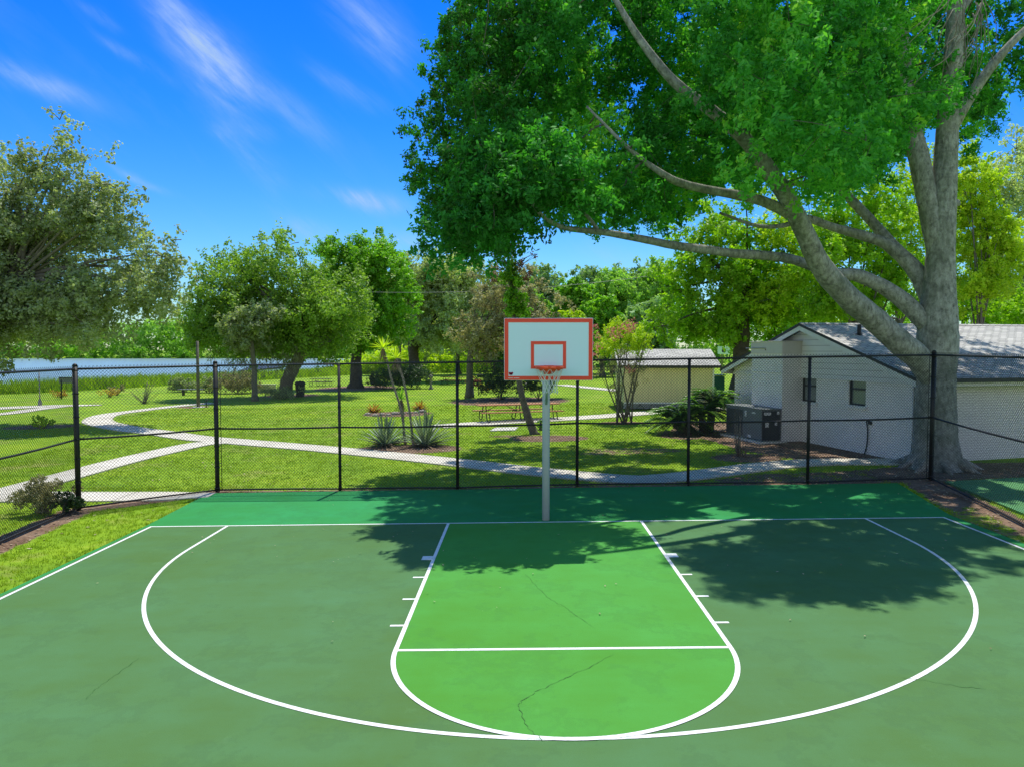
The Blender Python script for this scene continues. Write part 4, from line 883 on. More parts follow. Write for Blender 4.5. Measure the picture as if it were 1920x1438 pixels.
for k in range(NS):
    for sg in (1, -1):
        pts = [(RX+r_*math.cos(2*math.pi*(k+sg*q)/NS)+.03*dz*(dz > .2), RY+r_*math.sin(2*math.pi*(k+sg*q)/NS), RZ-.025-dz*.86+.01*math.sin(k*3+q*2)) for dz, r_, q in lev]
        mb.tube(spline(pts, 2), .0042, 5)
mb.build('net', M['net'], hoop)

# ------------------------------------------------------------------ white house
def brick_mat(name, c1, c2, mortar, bw=.21, bh=.075, ms=.008, rough=.7, bs=.35, offset=.5, sq=1.):
    m, nt, b = new_mat(name, rough, .3)
    u = nt.nodes.new('ShaderNodeUVMap'); br_ = nt.nodes.new('ShaderNodeTexBrick'); lk(nt, u.outputs[0], br_.inputs[0])
    br_.inputs['Scale'].default_value = 1; br_.inputs['Brick Width'].default_value = bw; br_.inputs['Row Height'].default_value = bh; br_.inputs['Mortar Size'].default_value = ms
    br_.inputs['Color1'].default_value = (*c1, 1); br_.inputs['Color2'].default_value = (*c2, 1); br_.inputs['Mortar'].default_value = (*mortar, 1); br_.offset = offset
    n = noise(nt, pos(nt), 1.1, 6, .65); cc = mixc(nt, math_n(nt, 'MULTIPLY', ramp(nt, n.outputs[0], [(.4, (0, 0, 0)), (.75, (1, 1, 1))]).outputs[0], .35), br_.outputs[0], tuple(v*.62 for v in c1))
    lk(nt, cc, b.inputs['Base Color']); h = math_n(nt, 'SUBTRACT', 1., br_.outputs['Fac'])
    n2 = noise(nt, pos(nt), 60, 3); h = math_n(nt, 'ADD', h, math_n(nt, 'MULTIPLY', n2.outputs[0], .35)); bump(nt, b, h, bs, .012); return m
M['brick_white'] = brick_mat('painted_brick', (.92, .89, .84), (.86, .83, .78), (.62, .60, .56))
M['siding'] = brick_mat('lap_siding', (.80, .80, .78), (.77, .77, .75), (.36, .36, .35), 40, .19, .008, .5, .6)
M['shingle'] = brick_mat('roof_shingle', (.66, .64, .60), (.44, .43, .41), (.13, .13, .12), .32, .15, .016, .9, .5)
M['shed_wall'] = brick_mat('shed_siding', (.74, .66, .36), (.71, .63, .34), (.48, .43, .24), .30, 30, .006, .7, .3)
HN = -HV   # outward normal of the gable wall
hc = Z3(HA); GWD = 9.75; LEN = 19.; EZ = hc[2]+2.50; base_z = hc[2]-.3
apx = hit(1500, 607, hc+HN*.35, HN); ridge_s = float((apx-hc)@HU); RZZ = float(apx[2]); print('ridge s', ridge_s, 'z', RZZ)
GWD = ridge_s*2
cnr = hit(1714, 706, hc, HN); print('eave z by px', cnr[2], 'far end s', float((hit(1352, 690, hc, HN)-hc)@HU))
house = thing('white_house', 'white painted brick house with gabled grey shingle roof, right behind the fence', 'house', hc)
def hp(s, t, z): q = hc+HU*s+HV*t; return np.array([q[0], q[1], z])
trim_z = float(hit(1600, 712, hc, HN)[2]); print('trim z', trim_z)
# windows in the gable wall: rectangles (s0, s1, z0, z1)
wins = []
for (px0, px1, py0, py1) in ((1503, 1531, 703, 753), (1591, 1624, 709, 760)):
    a = hit(px1, py0, hc, HN); b = hit(px0, py1, hc, HN); wins.append((float((a-hc)@HU), float((b-hc)@HU), float(hit((px0+px1)/2, py1, hc, HN)[2]), float(hit((px0+px1)/2, py0, hc, HN)[2])))
print('wins', wins)
# brick gable wall with real openings, as strips around the windows
mb = MB(); ss = sorted({0., GWD}|{w_[0] for w_ in wins}|{w_[1] for w_ in wins})
def wall_rect(s0, s1, za, zb, t0=0.): mb.add([hp(s0, t0, za), hp(s0, t0, zb), hp(s1, t0, zb), hp(s1, t0, za)], [(0, 1, 2, 3)])
for i in range(len(ss)-1):
    s0, s1 = ss[i], ss[i+1]; wn = [w_ for w_ in wins if abs(w_[0]-s0) < 1e-6]
    if wn: wall_rect(s0, s1, base_z, wn[0][2]); wall_rect(s0, s1, wn[0][3], trim_z)
    else: wall_rect(s0, s1, base_z, trim_z)
for s0, s1, za, zb in wins:   # reveals
    mb.add([hp(s0, 0, za), hp(s0, .12, za), hp(s0, .12, zb), hp(s0, 0, zb)], [(0, 1, 2, 3)]); mb.add([hp(s1, 0, za), hp(s1, .12, za), hp(s1, .12, zb), hp(s1, 0, zb)], [(3, 2, 1, 0)])
    mb.add([hp(s0, 0, zb), hp(s0, .12, zb), hp(s1, .12, zb), hp(s1, 0, zb)], [(0, 1, 2, 3)]); mb.add([hp(s0, 0, za), hp(s0, .12, za), hp(s1, .12, za), hp(s1, 0, za)], [(3, 2, 1, 0)])
mb.add([hp(0, 0, base_z), hp(0, LEN, base_z), hp(0, LEN, EZ), hp(0, 0, EZ)], [(0, 1, 2, 3)])
mb.add([hp(GWD, 0, base_z), hp(GWD, LEN, base_z), hp(GWD, LEN, EZ), hp(GWD, 0, EZ)], [(3, 2, 1, 0)])
mb.add([hp(0, LEN, base_z), hp(GWD, LEN, base_z), hp(GWD, LEN, EZ), hp(0, LEN, EZ)], [(0, 1, 2, 3)])
mb.build('wall', M['brick_white'], house, uv=True)
# gable siding, 30 mm proud
def slope_z(s): return RZZ-.12-(RZZ-EZ-.02)*abs(s-ridge_s)/ridge_s
mb = MB(); poly = [hp(-.0, -.03, trim_z), hp(GWD, -.03, trim_z), hp(GWD, -.03, slope_z(GWD)), hp(ridge_s, -.03, slope_z(ridge_s)), hp(0, -.03, slope_z(0))]
mb.prism(poly, (0, 0, 0), HV*.03); mb.build('gable_siding', M['siding'], house, uv=True)
mb = MB(); a = hp(-.02, -.05, trim_z); b = hp(GWD+.02, -.05, trim_z); mb.bar(a, b, .035, .07); mb.build('siding_trim', M['white_trim'], house)
# roof
OV = .42; OVG = .38; sl_ = (RZZ-EZ)/ridge_s
def roof_side(sgn):
    s_e = -OV if sgn < 0 else GWD+OV; z_e = RZZ-sl_*(ridge_s+OV); mb = MB(); th = .10
    A = hp(ridge_s, -OVG, RZZ); B = hp(s_e, -OVG, z_e); C_ = hp(s_e, LEN+OVG, z_e); D_ = hp(ridge_s, LEN+OVG, RZZ); dn = np.array([0, 0, -.05])
    mb.prism([A, B, C_, D_], (0, 0, 0), dn); rf = mb.build('roof', M['shingle'], house, uv=True)
    mb = MB(); mb.prism([A+HN*.02, B+HN*.02, B+HN*.02+np.array([0, 0, -.085]), A+HN*.02+np.array([0, 0, -.085])], np.array([0, 0, .012]), HN*-.018); mb.build('drip_edge', M['dark_trim'], rf)
    o = np.array([0, 0, -.085]); mb = MB(); mb.prism([A+o, B+o, B+o+np.array([0, 0, -.15]), A+o+np.array([0, 0, -.15])], (0, 0, 0), HV*.025); mb.build('barge_board', M['white_trim'], rf)
    i_ = .05; mb = MB(); mb.prism([A+HV*i_+dn*1.2, B+HV*i_+dn*1.2, B+HV*(OVG+.0)+dn*1.2, A+HV*(OVG+.0)+dn*1.2], (0, 0, 0), np.array([0, 0, -.02])); mb.build('soffit', M['white_trim'], rf)
    sd = -1 if sgn < 0 else 1; mb = MB(); g0 = hp(s_e+sd*.06, -OVG, z_e-.06); g1 = hp(s_e+sd*.06, LEN+OVG, z_e-.06); mb.bar(g0, g1, .11, .11); mb.build('gutter', M['dark_trim'], rf)
    mb = MB(); f0 = hp(s_e-sd*.02, -OVG+.03, z_e-.14); f1 = hp(s_e-sd*.02, LEN+OVG, z_e-.14); mb.bar(f0, f1, .03, .16); mb.prism([hp(s_e-sd*.04, -.0, z_e-.2), hp(s_e-sd*.04, LEN, z_e-.2), hp(0 if sd < 0 else GWD, LEN, z_e-.2), hp(0 if sd < 0 else GWD, 0, z_e-.2)], (0, 0, 0), (0, 0, -.02)); mb.build('fascia', M['white_trim'], rf)
    return rf
rfr = roof_side(-1); roof_side(1)
mb = MB(); rr_ = [hp(ridge_s, -OVG+.01, RZZ+.02), hp(ridge_s, LEN+OVG, RZZ+.02)]; mb.prism([hp(ridge_s-.14, -OVG+.01, RZZ-.03), hp(ridge_s, -OVG+.01, RZZ+.03), hp(ridge_s+.14, -OVG+.01, RZZ-.03)], (0, 0, 0), HV*(LEN+2*OVG-.02)); mb.build('ridge_cap', M['shingle'], house, uv=True)
nr = np.cross(HV, (hp(0, 0, RZZ-sl_*ridge_s)-hp(ridge_s, 0, RZZ))); nr /= np.linalg.norm(nr); vp = hit(1611, 628, hp(ridge_s, 0, RZZ), nr)
mb = MB(); mb.tube([vp-np.array([0, 0, .1]), vp+np.array([0, 0, .33])], .065, 14); mb.tube([vp+np.array([0, 0, .02]), vp+np.array([0, 0, .05])], [.13, .07], 14); mb.build('roof_vent', M['dark_trim'], rfr)
for s0, s1, za, zb in wins:
    w0 = MB()
    def fr(a0, a1, c0, c1, t=.06, d=.05): w0.box(hp((a0+a1)/2, t, (c0+c1)/2), (abs(a1-a0), d, abs(c1-c0)), ux=HU)
    f_ = .05; fr(s0, s0+f_, za, zb); fr(s1-f_, s1, za, zb); fr(s0+f_, s1-f_, zb-f_, zb); fr(s0+f_, s1-f_, za, za+f_); zm = (za+zb)/2+.08; fr(s0+f_, s1-f_, zm-.028, zm+.028, .05)
    wo = w0.build('window', M['dark_trim'], house, bevel=.004)
    mb = MB(); mb.add([hp(s0, .085, za), hp(s0, .085, zb), hp(s1, .085, zb), hp(s1, .085, za)], [(0, 1, 2, 3)]); mb.build('pane', M['glass'], wo)
    mb = MB(); mb.box(hp((s0+s1)/2, -.035, za-.05), (s1-s0+.16, .09, .085), ux=HU); mb.build('sill', M['white_trim'], wo, bevel=.006)
# far inside darkness is the pane itself; small box behind keeps it opaque
# duct chase on the gable wall
k0 = hit(1466, 760, hc+HN*.75, HN); sc0 = float((k0-hc)@HU); k1 = hit(1409, 760, hc+HN*.75, HN); sc1 = float((k1-hc)@HU); zt = float(hit(1466, 641, hc+HN*.75, HN)[2]); print('chase', sc0, sc1, zt)
mb = MB(); mb.box((hp((sc0+sc1)/2, -.375, (base_z+zt-.42)/2)), (sc1-sc0, .75, zt-.42-base_z), ux=HU); ch = mb.build('duct_chase', M['brick_white'], house, uv=True)
mb = MB(); mb.box(hp((sc0+sc1)/2, -.395, zt-.21), (sc1-sc0+.06, .79, .42), ux=HU); mb.box(hp((sc0+sc1)/2, -.41, zt+.012), (sc1-sc0+.14, .84, .03), ux=HU); mb.build('metal_cap', M['cream'], ch, bevel=.008)
mb = MB(); mb.tube([hp(sc1+.3, -.83, zt-.22), hp((sc0+sc1)/2, -.83, zt-.22), hp((sc0+sc1)/2, -.8, zt-.3)], .014, 6); mb.build('conduit', M['galv'], ch)
mb = MB(); mb.box(hp((sc0+sc1)/2, -.765, zt-1.05), (sc1-sc0+.03, .03, .03), ux=HU); mb.build('chase_trim', M['white_trim'], ch)
# downspout, hose and conduit
mb = MB(); mb.tube([hp(.05, -.04, EZ-.1), hp(.05, -.04, base_z+.4)], .028, 8); mb.build('downspout', M['white_trim'], house)
q0 = hit(1625, 790, hc, HN); s_ = float((q0-hc)@HU); mb = MB(); g_ = lambda px, py: hit(px, py, hc+HN*.04, HN)
mb.tube(spline([g_(1632, 791), g_(1625, 789), g_(1627, 808), g_(1625, 835), g_(1620, 853)], 4), .018, 7); mb.box(g_(1631, 792), (.1, .06, .1), ux=HU); mb.build('hose', M['black_metal'], house)
mb = MB(); mb.tube([g_(1498, 715), g_(1498, 825)], .014, 6); mb.tube([g_(1490, 783), g_(1497, 785)], .014, 6); mb.build('conduit', M['galv'], house)

# ------------------------------------------------------------------ air conditioner
a0 = G(1427, 831); ac = thing('air_conditioner', 'dark grey packaged air conditioner on a slab against the house duct chase', 'air conditioner', a0)
def end_s(px, u): # length along u from a0 so that the projection reaches px
    lo, hi = 0., 6.
    for _ in range(50):
        m_ = (lo+hi)/2; x_ = proj(a0+u*m_)[0][0]
        if (x_-px)*((proj(a0+u*6)[0][0])-px) > 0: hi = m_
        else: lo = m_
    return (lo+hi)/2
la = end_s(1361, HU); lb = end_s(1463, HV); zt_ = float(W(1427, 768, proj(a0)[1])[2])-a0[2]; print('ac', la, lb, zt_)
cc = a0+HU*la/2+HV*lb/2
mb = MB(); mb.box(cc+np.array([0, 0, .02]), (la+.3, lb+.3, .10), ux=HU); mb.build('slab', M['concrete'], ac)
mb = MB(); mb.box(cc+np.array([0, 0, .09+(zt_-.09)/2]), (la, lb, zt_-.09), ux=HU); cab = mb.build('cabinet', M['ac_metal'], ac, bevel=.012)
mb = MB(); mb.box(cc+np.array([0, 0, zt_+.012]), (la+.05, lb+.05, .03), ux=HU); mb.build('lid', M['ac_metal'], ac, bevel=.006)
mb = MB(); mb.box(a0+HU*la*.5+HV*-.004+np.array([0, 0, .1+(zt_-.12)/2]), (0.001, .001, .001), ux=HU)
mb = MB(); mb.box(a0+HV*lb/2-HU*.006+np.array([0, 0, .1+(zt_-.14)/2]), (.012, lb-.06, zt_-.16), ux=HU); mb.build('access_panel', M['ac_dark'], ac, bevel=.003)
mb = MB()
for k in range(14): mb.box(a0+HU*(la*.52+k*la*.033)-HV*.008+np.array([0, 0, .1+(zt_-.14)/2]), (.018, .018, zt_-.24), ux=HU)
mb.build('coil_grille', M['ac_dark'], ac)
mb = MB()
for (f, zz, w_, h_) in ((.30, .88, .36, .10), (.85, .90, .13, .10), (.28, .56, .18, .18), (.75, .60, .12, .16)): mb = MB(); mb.box(a0+HV*lb*f-HU*.014+np.array([0, 0, zt_*zz]), (.004, w_*lb, h_), ux=HU); mb.build('sticker', M['label'], ac)
for (f, zz, w_, h_) in ((.20, .88, .10, .06), (.42, .82, .05, .2), (.32, .15, .1, .1)): mb = MB(); mb.box(a0+HU*la*f-HV*.012+np.array([0, 0, zt_*zz]), (w_*la, .004, h_), ux=HU); mb.build('sticker', M['label'], ac)

# ------------------------------------------------------------------ yellow shed
s0 = G(1336, 767); D_ = float(proj(s0)[1]); sc_ = D_/FPX; sh = thing('yellow_shed', 'low cream yellow outbuilding with white lattice skirting behind the flowering shrub', 'shed', s0)
sw = 4.7; sd = 4.; zt = float(W(1300, 688, D_)[2]); zr = float(W(1300, 658, D_+sd/2)[2]); x1 = s0[0]; zb = s0[2]; y0_ = s0[1]
tl = np.array([.985, -.02, 0]); tl /= np.linalg.norm(tl); tn_ = np.array([-tl[1], tl[0], 0])
def sp(a, b, z): q = s0-tl*a+tn_*b; return np.array([q[0], q[1], z])
mb = MB(); mb.prism([sp(0, 0, zb+.34), sp(0, sd, zb+.34), sp(sw, sd, zb+.34), sp(sw, 0, zb+.34)], (0, 0, 0), (0, 0, zt-zb-.34)); mb.build('wall', M['shed_wall'], sh, uv=True)
mb = MB(); e_ = .35; R0, R1 = sp(-e_, sd/2, zr), sp(sw+e_, sd/2, zr)
for b0 in (-e_, sd+e_): mb.prism([R0, R1, sp(sw+e_, b0, zt-.02), sp(-e_, b0, zt-.02)], (0, 0, 0), (0, 0, .09))
rf = mb.build('roof', M['shingle'], sh, uv=True)
mb = MB(); mb.bar(sp(-e_, -e_-.015, zt+.015), sp(sw+e_, -e_-.015, zt+.015), .03, .15); mb.build('fascia', M['dark_trim'], sh)
mb = MB()
for k in range(int(sw/.09)+1):
    a = k*.09; mb.bar(sp(a, -.02, zb+.02), sp(min(sw, a+.28), -.02, zb+.30), .035, .01)
    mb.bar(sp(min(sw, a+.28), -.035, zb+.02), sp(a, -.035, zb+.30), .035, .01)
mb.bar(sp(0, -.045, zb+.33), sp(sw, -.045, zb+.33), .02, .07); mb.build('lattice_skirt', M['white_trim'], sh)
mb = MB(); mb.prism([sp(.02, .1, zb), sp(.02, sd, zb), sp(sw, sd, zb), sp(sw, .1, zb)], (0, 0, 0), (0, 0, .335)); mb.build('plinth', M['dark_trim'], sh)
mb = MB(); mb.box(sp(-.02, .02, (zb+zt)/2+.15), (.09, .09, zt-zb-.3)); mb.build('corner_trim', M['white_trim'], sh)
# green cart between shed and house
gb = W(1346, 738, 48); gb[2] = T(gb[0], gb[1]); cart = thing('wheeled_bin', 'dark green lidded cart in the gap between the shed and the white house', 'bin', gb)
M['green_plastic'] = simple('green_plastic', (.01, .10, .07), (.012, .13, .09), 3, .5)
mb = MB(); mb.prism([gb+np.array([-.45, 0, .08]), gb+np.array([.45, 0, .08]), gb+np.array([.45, .6, .08]), gb+np.array([-.45, .6, .08])], (0, 0, 0), (0, 0, 1.25)); mb.build('body', M['green_plastic'], cart, bevel=.03)
mb = MB(); mb.box(gb+np.array([0, .28, 1.40]), (1.0, .74, .08)); mb.build('lid', M['green_plastic'], cart, bevel=.02)
# second backboard beyond the house
q = W(1357, 657, 58); fb = thing('basketball_hoop', 'small white backboard seen far off above the house eave', 'basketball hoop', (q[0], q[1]+.5, float(T(q[0], q[1]))))
mb = MB(); mb.box(q, (.95, .04, .62)); mb.build('backboard', M['board_sky_tinted'], fb); mb = MB(); mb.tube([(q[0], q[1]+.5, -.05), (q[0], q[1]+.5, q[2]-.2), (q[0], q[1]+.1, q[2])], .06, 8); mb.build('pole', M['galv'], fb)
mb = MB(); mb.box(q+np.array([.0, -.03, -.06]), (.30, .01, .22)); mb.build('target_square', M['dark_trim'], fb)

# ------------------------------------------------------------------ picnic table
def picnic(px0, px1, py0, py1, name, label, nleg=3, mat='wood', ht=.76, group=None):
    a = G(px0, py0); b = G(px1, py1); d = b-a; d[2] = 0; L = np.linalg.norm(d); d = d/L; n_ = np.array([-d[1], d[0], 0]); root = thing(name, label, 'picnic table', (a+b)/2, group)
    a = a+n_*.75; b = b+n_*.75; z = float(T(*((a+b)/2)[:2])); a[2] = b[2] = z; mb = MB()
    e_ = .35
    for k in (-2, -1, 0, 1, 2): mb.bar(a-d*e_+n_*k*.148+np.array([0, 0, ht-.02]), b+d*e_+n_*k*.148+np.array([0, 0, ht-.02]), .14, .04) if abs(d[0]) < 0 else mb.box((a+b)/2+n_*k*.148+np.array([0, 0, ht-.02]), (L+2*e_, .14, .04), ux=d)
    mb.build('tabletop', M[mat], root)
    for s_ in (-1, 1):
        mb = MB()
        for k in (-.5, .5): mb.box((a+b)/2+n_*(s_*.72+k*.145)+np.array([0, 0, .44]), (L+2*e_, .14, .04), ux=d)
        mb.build('seat', M[mat], root)
    for k in range(nleg):
        c = a+(b-a)*(k/(nleg-1)); mb = MB()
        for s_ in (-1, 1):
            mb.tube(spline([c+n_*s_*.22+np.array([0, 0, ht-.04]), c+n_*s_*.30+np.array([0, 0, .45]), c+n_*s_*.42+np.array([0, 0, .1]), c+n_*s_*.60+np.array([0, 0, .03]), c+n_*s_*.86+np.array([0, 0, .03]), c+n_*s_*.92+np.array([0, 0, .12]), c+n_*s_*.78+np.array([0, 0, .42])], 4), .024, 7)
        mb.tube([c-n_*.78+np.array([0, 0, .40]), c+n_*.78+np.array([0, 0, .40])], .022, 7)
        if k < nleg-1: mb.tube([c+np.array([0, 0, .42]), c+d*.6+np.array([0, 0, ht-.05])], .016, 6)
        if k > 0: mb.tube([c+np.array([0, 0, .42]), c-d*.6+np.array([0, 0, ht-.05])], .016, 6)
        mb.build('leg', M['black_metal'], root)
    return root
picnic(917, 1043, 793, 787, 'picnic_table', 'long tan picnic table with attached benches on the path behind the hoop pole')
picnic(832, 868, 722, 722, 'picnic_table', 'dark red picnic table in shade beside the round hedge', 2, 'red_wood' if 'red_wood' in M else 'wood') if False else None
M['red_wood'] = simple('red_wood', (.16, .02, .015), (.10, .015, .012), 5, .7)
picnic(828, 858, 722, 722, 'picnic_table', 'dark red picnic table in the shade beside the clipped hedge', 2, 'red_wood')
M['grey_wood'] = simple('grey_wood', (.10, .10, .085), (.07, .07, .06), 5, .8)
picnic(582, 606, 725, 725, 'picnic_table', 'grey picnic table under the oaks near the lake', 2, 'grey_wood')

# ------------------------------------------------------------------ plants
def blade_rosette(root, c, n, L, w, mat, up=(.3, 1.2), name='leaf_rosette', fold=.25, seg=5, droop=.35, seed=0, zb=0.):
    r = np.random.default_rng(seed); V = []; Fc = []; tn = []
    for i in range(n):
        az = r.uniform(0, 2*np.pi); el = r.uniform(*up); l = L*r.uniform(.75, 1.1); ww = w*r.uniform(.8, 1.15); t = r.random(); o = len(V)
        h = np.array([math.cos(az), math.sin(az), 0]); sd_ = np.array([-h[1], h[0], 0])
        for k in range(seg+1):
            s_ = k/seg; e2 = el-droop*s_*s_*1.6; p = c+h*(l*s_*math.cos(el)+.04)+np.array([0, 0, zb+l*s_*math.sin(el)-droop*l*s_*s_*.5*math.cos(el)])
            wd = ww*(1-s_)**.55*(.55+.9*min(1, s_*3))/1.3 if k < seg else .002
            V += [p-sd_*wd/2+np.array([0, 0, fold*wd]), p, p+sd_*wd/2+np.array([0, 0, fold*wd])]
        for k in range(seg):
            for j in (0, 1): Fc.append((o+3*k+j, o+3*k+j+1, o+3*k+j+4, o+3*k+j+3)); tn.append(t)
    return np_mesh(name, np.array(V), np.array(Fc), mat, root, tone=np.array(tn))
M['dead_leaf'] = leaf_mat('dead_agave_leaves', (.12, .08, .05), (.34, .26, .17), .1, .7, .1, (1, 1, 1))
for (px, py, sz, lab) in ((722, 836, 1.25, 'left of the two big blue-green agaves in the round mulch bed'), (797, 836, 1.42, 'right of the two big blue-green agaves, with dead leaves splayed round its foot')):
    c = G(px, py); t = thing('agave', lab, 'agave', c); blade_rosette(t, c, 95, sz, .085, M['agave'], (.25, 1.45), seed=int(px)); blade_rosette(t, c, 46, sz*.65, .055, M['dead_leaf'], (-.02, .3), 'dead_leaves', seed=int(px)+1, zb=.05)
def yucca(pts, D, L, lab, seed):
    P = [W(x, y, D) for x, y in pts]; P[0][2] = T(*P[0][:2]); t = thing('yucca', lab, 'yucca', P[0]); mb = MB(); sp_ = spline(P, 5)
    mb.tube(sp_, [.045-.015*i/len(sp_) for i in range(len(sp_))], 7, jit=.2); mb.build('stem', M['twig'], t)
    blade_rosette(t, P[-1], 46, L, .045, M['lf_lime'] if seed % 2 else M['lf_bright'], (-.1, 1.5), 'crown', seed=seed, droop=.25)
    blade_rosette(t, P[-1]-np.array([0, 0, .05]), 40, L*.95, .03, M['dead_leaf'], (-1.5, -1.1), 'dead_leaf_skirt', seed=seed+1, droop=.1)
yucca([(760, 812), (752, 770), (735, 715), (725, 675), (718, 652)], 25.4, .52, 'taller of the two long leaning stalks with spiky green head above the agaves', 71)
yucca([(775, 826), (769, 780), (757, 715), (748, 690), (743, 672)], 24.8, .46, 'lower of the two long leaning stalks, with drooping dead skirt, above the agaves', 73)
yucca([(757, 800), (756, 780), (754, 762), (752, 748)], 27, .50, 'short spiky green yucca growing between the agaves', 74)
# bromeliads
for i, (px, py, lab) in enumerate(((701, 773, 'orange-yellow bromeliad at the left end of the far rock edging'), (787, 768, 'small orange-yellow bromeliad right of the yucca stalks'))):
    c = G(px, py); t = thing('bromeliad', lab, 'bromeliad', c); blade_rosette(t, c, 60, .62, .08, M['yellow_leaf'], (.2, 1.3), seed=90+i)
    blade_rosette(t, c, 25, .5, .08, M['red_leaf'], (.1, .8), 'outer_leaves', seed=95+i)
def bush(name, lab, px, py, w, h, D=None, mat='lf_wood', leaf=.10, n=26, npc=120, cat='bush', depth=.7, extra=None, seed=1, group=None, stems=6, stem_mat='bark_mid', rk=(.24, .4)):
    c = G(px, py) if D is None else W(px, py, D); c[2] = T(c[0], c[1]); t = thing(name, lab, cat, c, group)
    C, R = blob_clumps([(c+np.array([0, 0, h*.52]), np.array([w/2, w/2*depth, h*.48]))], n, rk, seed=seed); r = np.random.default_rng(seed)
    leaf_cloud('foliage', C, np.minimum(R, h*.4), npc, leaf, M[mat], t, r.random(len(C)))
    mb = MB()
    for k in range(stems): i = r.integers(len(C)); limb(mb, c+np.array([r.uniform(-.1, .1), r.uniform(-.1, .1), -.05]), C[i], .03 if stems < 20 else .011, .01 if stems < 20 else .003, .03, 4, 5)
    mb.build('stem', M[stem_mat], t)
    if extra: leaf_cloud('blossom', C[r.choice(len(C), max(2, len(C)//4))]+np.array([0, -.15, .1]), np.full(max(2, len(C)//4), h*.13), 26, leaf*.8, M[extra], t)
    return t
M['dark_bush'] = leaf_mat('dark_bush', (.018, .045, .014), (.08, .16, .03), .2, .45, .4)
bush('shrub', 'dark brown-leaved spreading shrub between the lake and the slim trunk', 443, 738, 4.3, 1.7, mat='lf_brown', leaf=.13, n=60, npc=150, seed=3)
bush('shrub', 'grassy olive shrub right of the grey light pole', 392, 736, 2.9, 1.3, mat='lf_olive', leaf=.15, n=34, npc=130, seed=4)
bush('shrub', 'olive grassy shrub directly left of the grey light pole', 346, 735, 3.0, 1.2, mat='lf_olive', leaf=.15, n=34, npc=130, seed=5)
bush('hedge', 'dark clipped hedge behind the yucca stalks, left of the red table', 752, 729, 6.2, 2.0, mat='dark_bush', leaf=.14, n=80, npc=150, seed=6, depth=.5)
bush('shrub', 'low dark shrub at the foot of the hedge, nearer the trash bin side', 708, 727, 2.0, 1.0, mat='dark_bush', leaf=.12, n=26, npc=120, seed=7)
bush('shrub', 'broad dark shrub in a mulch bed just left of the hoop pole', 940, 749, 4.0, 2.5, mat='dark_bush', leaf=.11, n=70, npc=150, seed=8)
bush('shrub', 'dark shrub behind the slim young trunk, right part of the mulch bed', 1010, 750, 2.9, 2.3, mat='dark_bush', leaf=.11, n=50, npc=150, seed=9)
bush('croton', 'red-leaved plant beside the thin black post near the dark shrubs', 888, 731, 1.5, 1.1, mat='red_leaf', leaf=.12, n=16, npc=70, cat='plant', seed=10)
bush('croton', 'yellow-leaved plant between the red-leaved plant and dark shrub', 915, 735, 1.4, .8, mat='yellow_leaf', leaf=.12, n=16, npc=70, cat='plant', seed=11)
bush('bare_shrub', 'pale leafless twiggy shrub on the lawn before the reeds', 270, 757, 2.1, 2.0, mat='lf_brown', leaf=.05, n=20, npc=16, stems=60, stem_mat='twig', seed=12)
bush('flower_bed_plant', 'orange and green low plant left of the sign board post', 110, 745, 1.8, .5, mat='yellow_leaf', leaf=.10, n=16, npc=50, cat='plant', seed=13)
bush('flower_bed_plant', 'low yellow-orange plant between sign board and bare shrub', 205, 745, 2.0, .6, mat='yellow_leaf', leaf=.10, n=18, npc=40, cat='plant', seed=14)
bush('flower_bed_plant', 'small brown shrub beside the low yellow-orange plant', 218, 741, 1.5, .9, mat='lf_brown', leaf=.10, n=16, npc=80, cat='plant', seed=15)
bush('palm_seedling', 'lime sprawling plant in a dark mulch patch on the shaded left lawn', 75, 803, 1.5, .55, mat='lf_lime', leaf=.16, n=12, npc=26, cat='plant', seed=16)
bush('rosemary_bush', 'tangled dry brown-green bush pressing against the left fence', 82, 962, 1.35, .75, mat='lf_brown', leaf=.05, n=46, npc=150, seed=17, stems=40, stem_mat='twig')
bush('rosemary_bush', 'smaller dark green bush at the foot of the left corner post', 128, 962, .7, .45, mat='dark_bush', leaf=.05, n=24, npc=130, seed=18)
bush('shrub', 'bright green low plant at the right base of the small slanted trunk', 1012, 806, .4, .5, mat='lf_bright', leaf=.07, n=8, npc=60, seed=19)
bush('undergrowth', 'dim low shrubs around the foot of the moss oak', 528, 748, 3.6, .9, mat='lf_olive', leaf=.12, n=34, npc=70, seed=20)
# dead stems in front of the air conditioner
c = G(1390, 855); t = thing('dead_shrub', 'bundle of bare upright stems before the air conditioner', 'shrub', c); mb = MB()
for k in range(16):
    a = rnd.uniform(0, 6.28); h_ = rnd.uniform(.5, 1.75); q = c+np.array([math.cos(a)*.12, math.sin(a)*.12, 0]); mb.tube([q, q+np.array([math.cos(a)*.08, math.sin(a)*.06, h_*.5]), q+np.array([math.cos(a)*.10*h_+rnd.uniform(-.1, .1), math.sin(a)*.1, h_])], [.014, .010, .004], 5)
mb.build('stem', M['twig'], t); leaf_cloud('dry_leaves', [c+np.array([rnd.uniform(-.2, .2), rnd.uniform(-.2, .2), rnd.uniform(.02, .25)]) for _ in range(14)], np.full(14, .14), 22, .05, M['dead_leaf'], t)
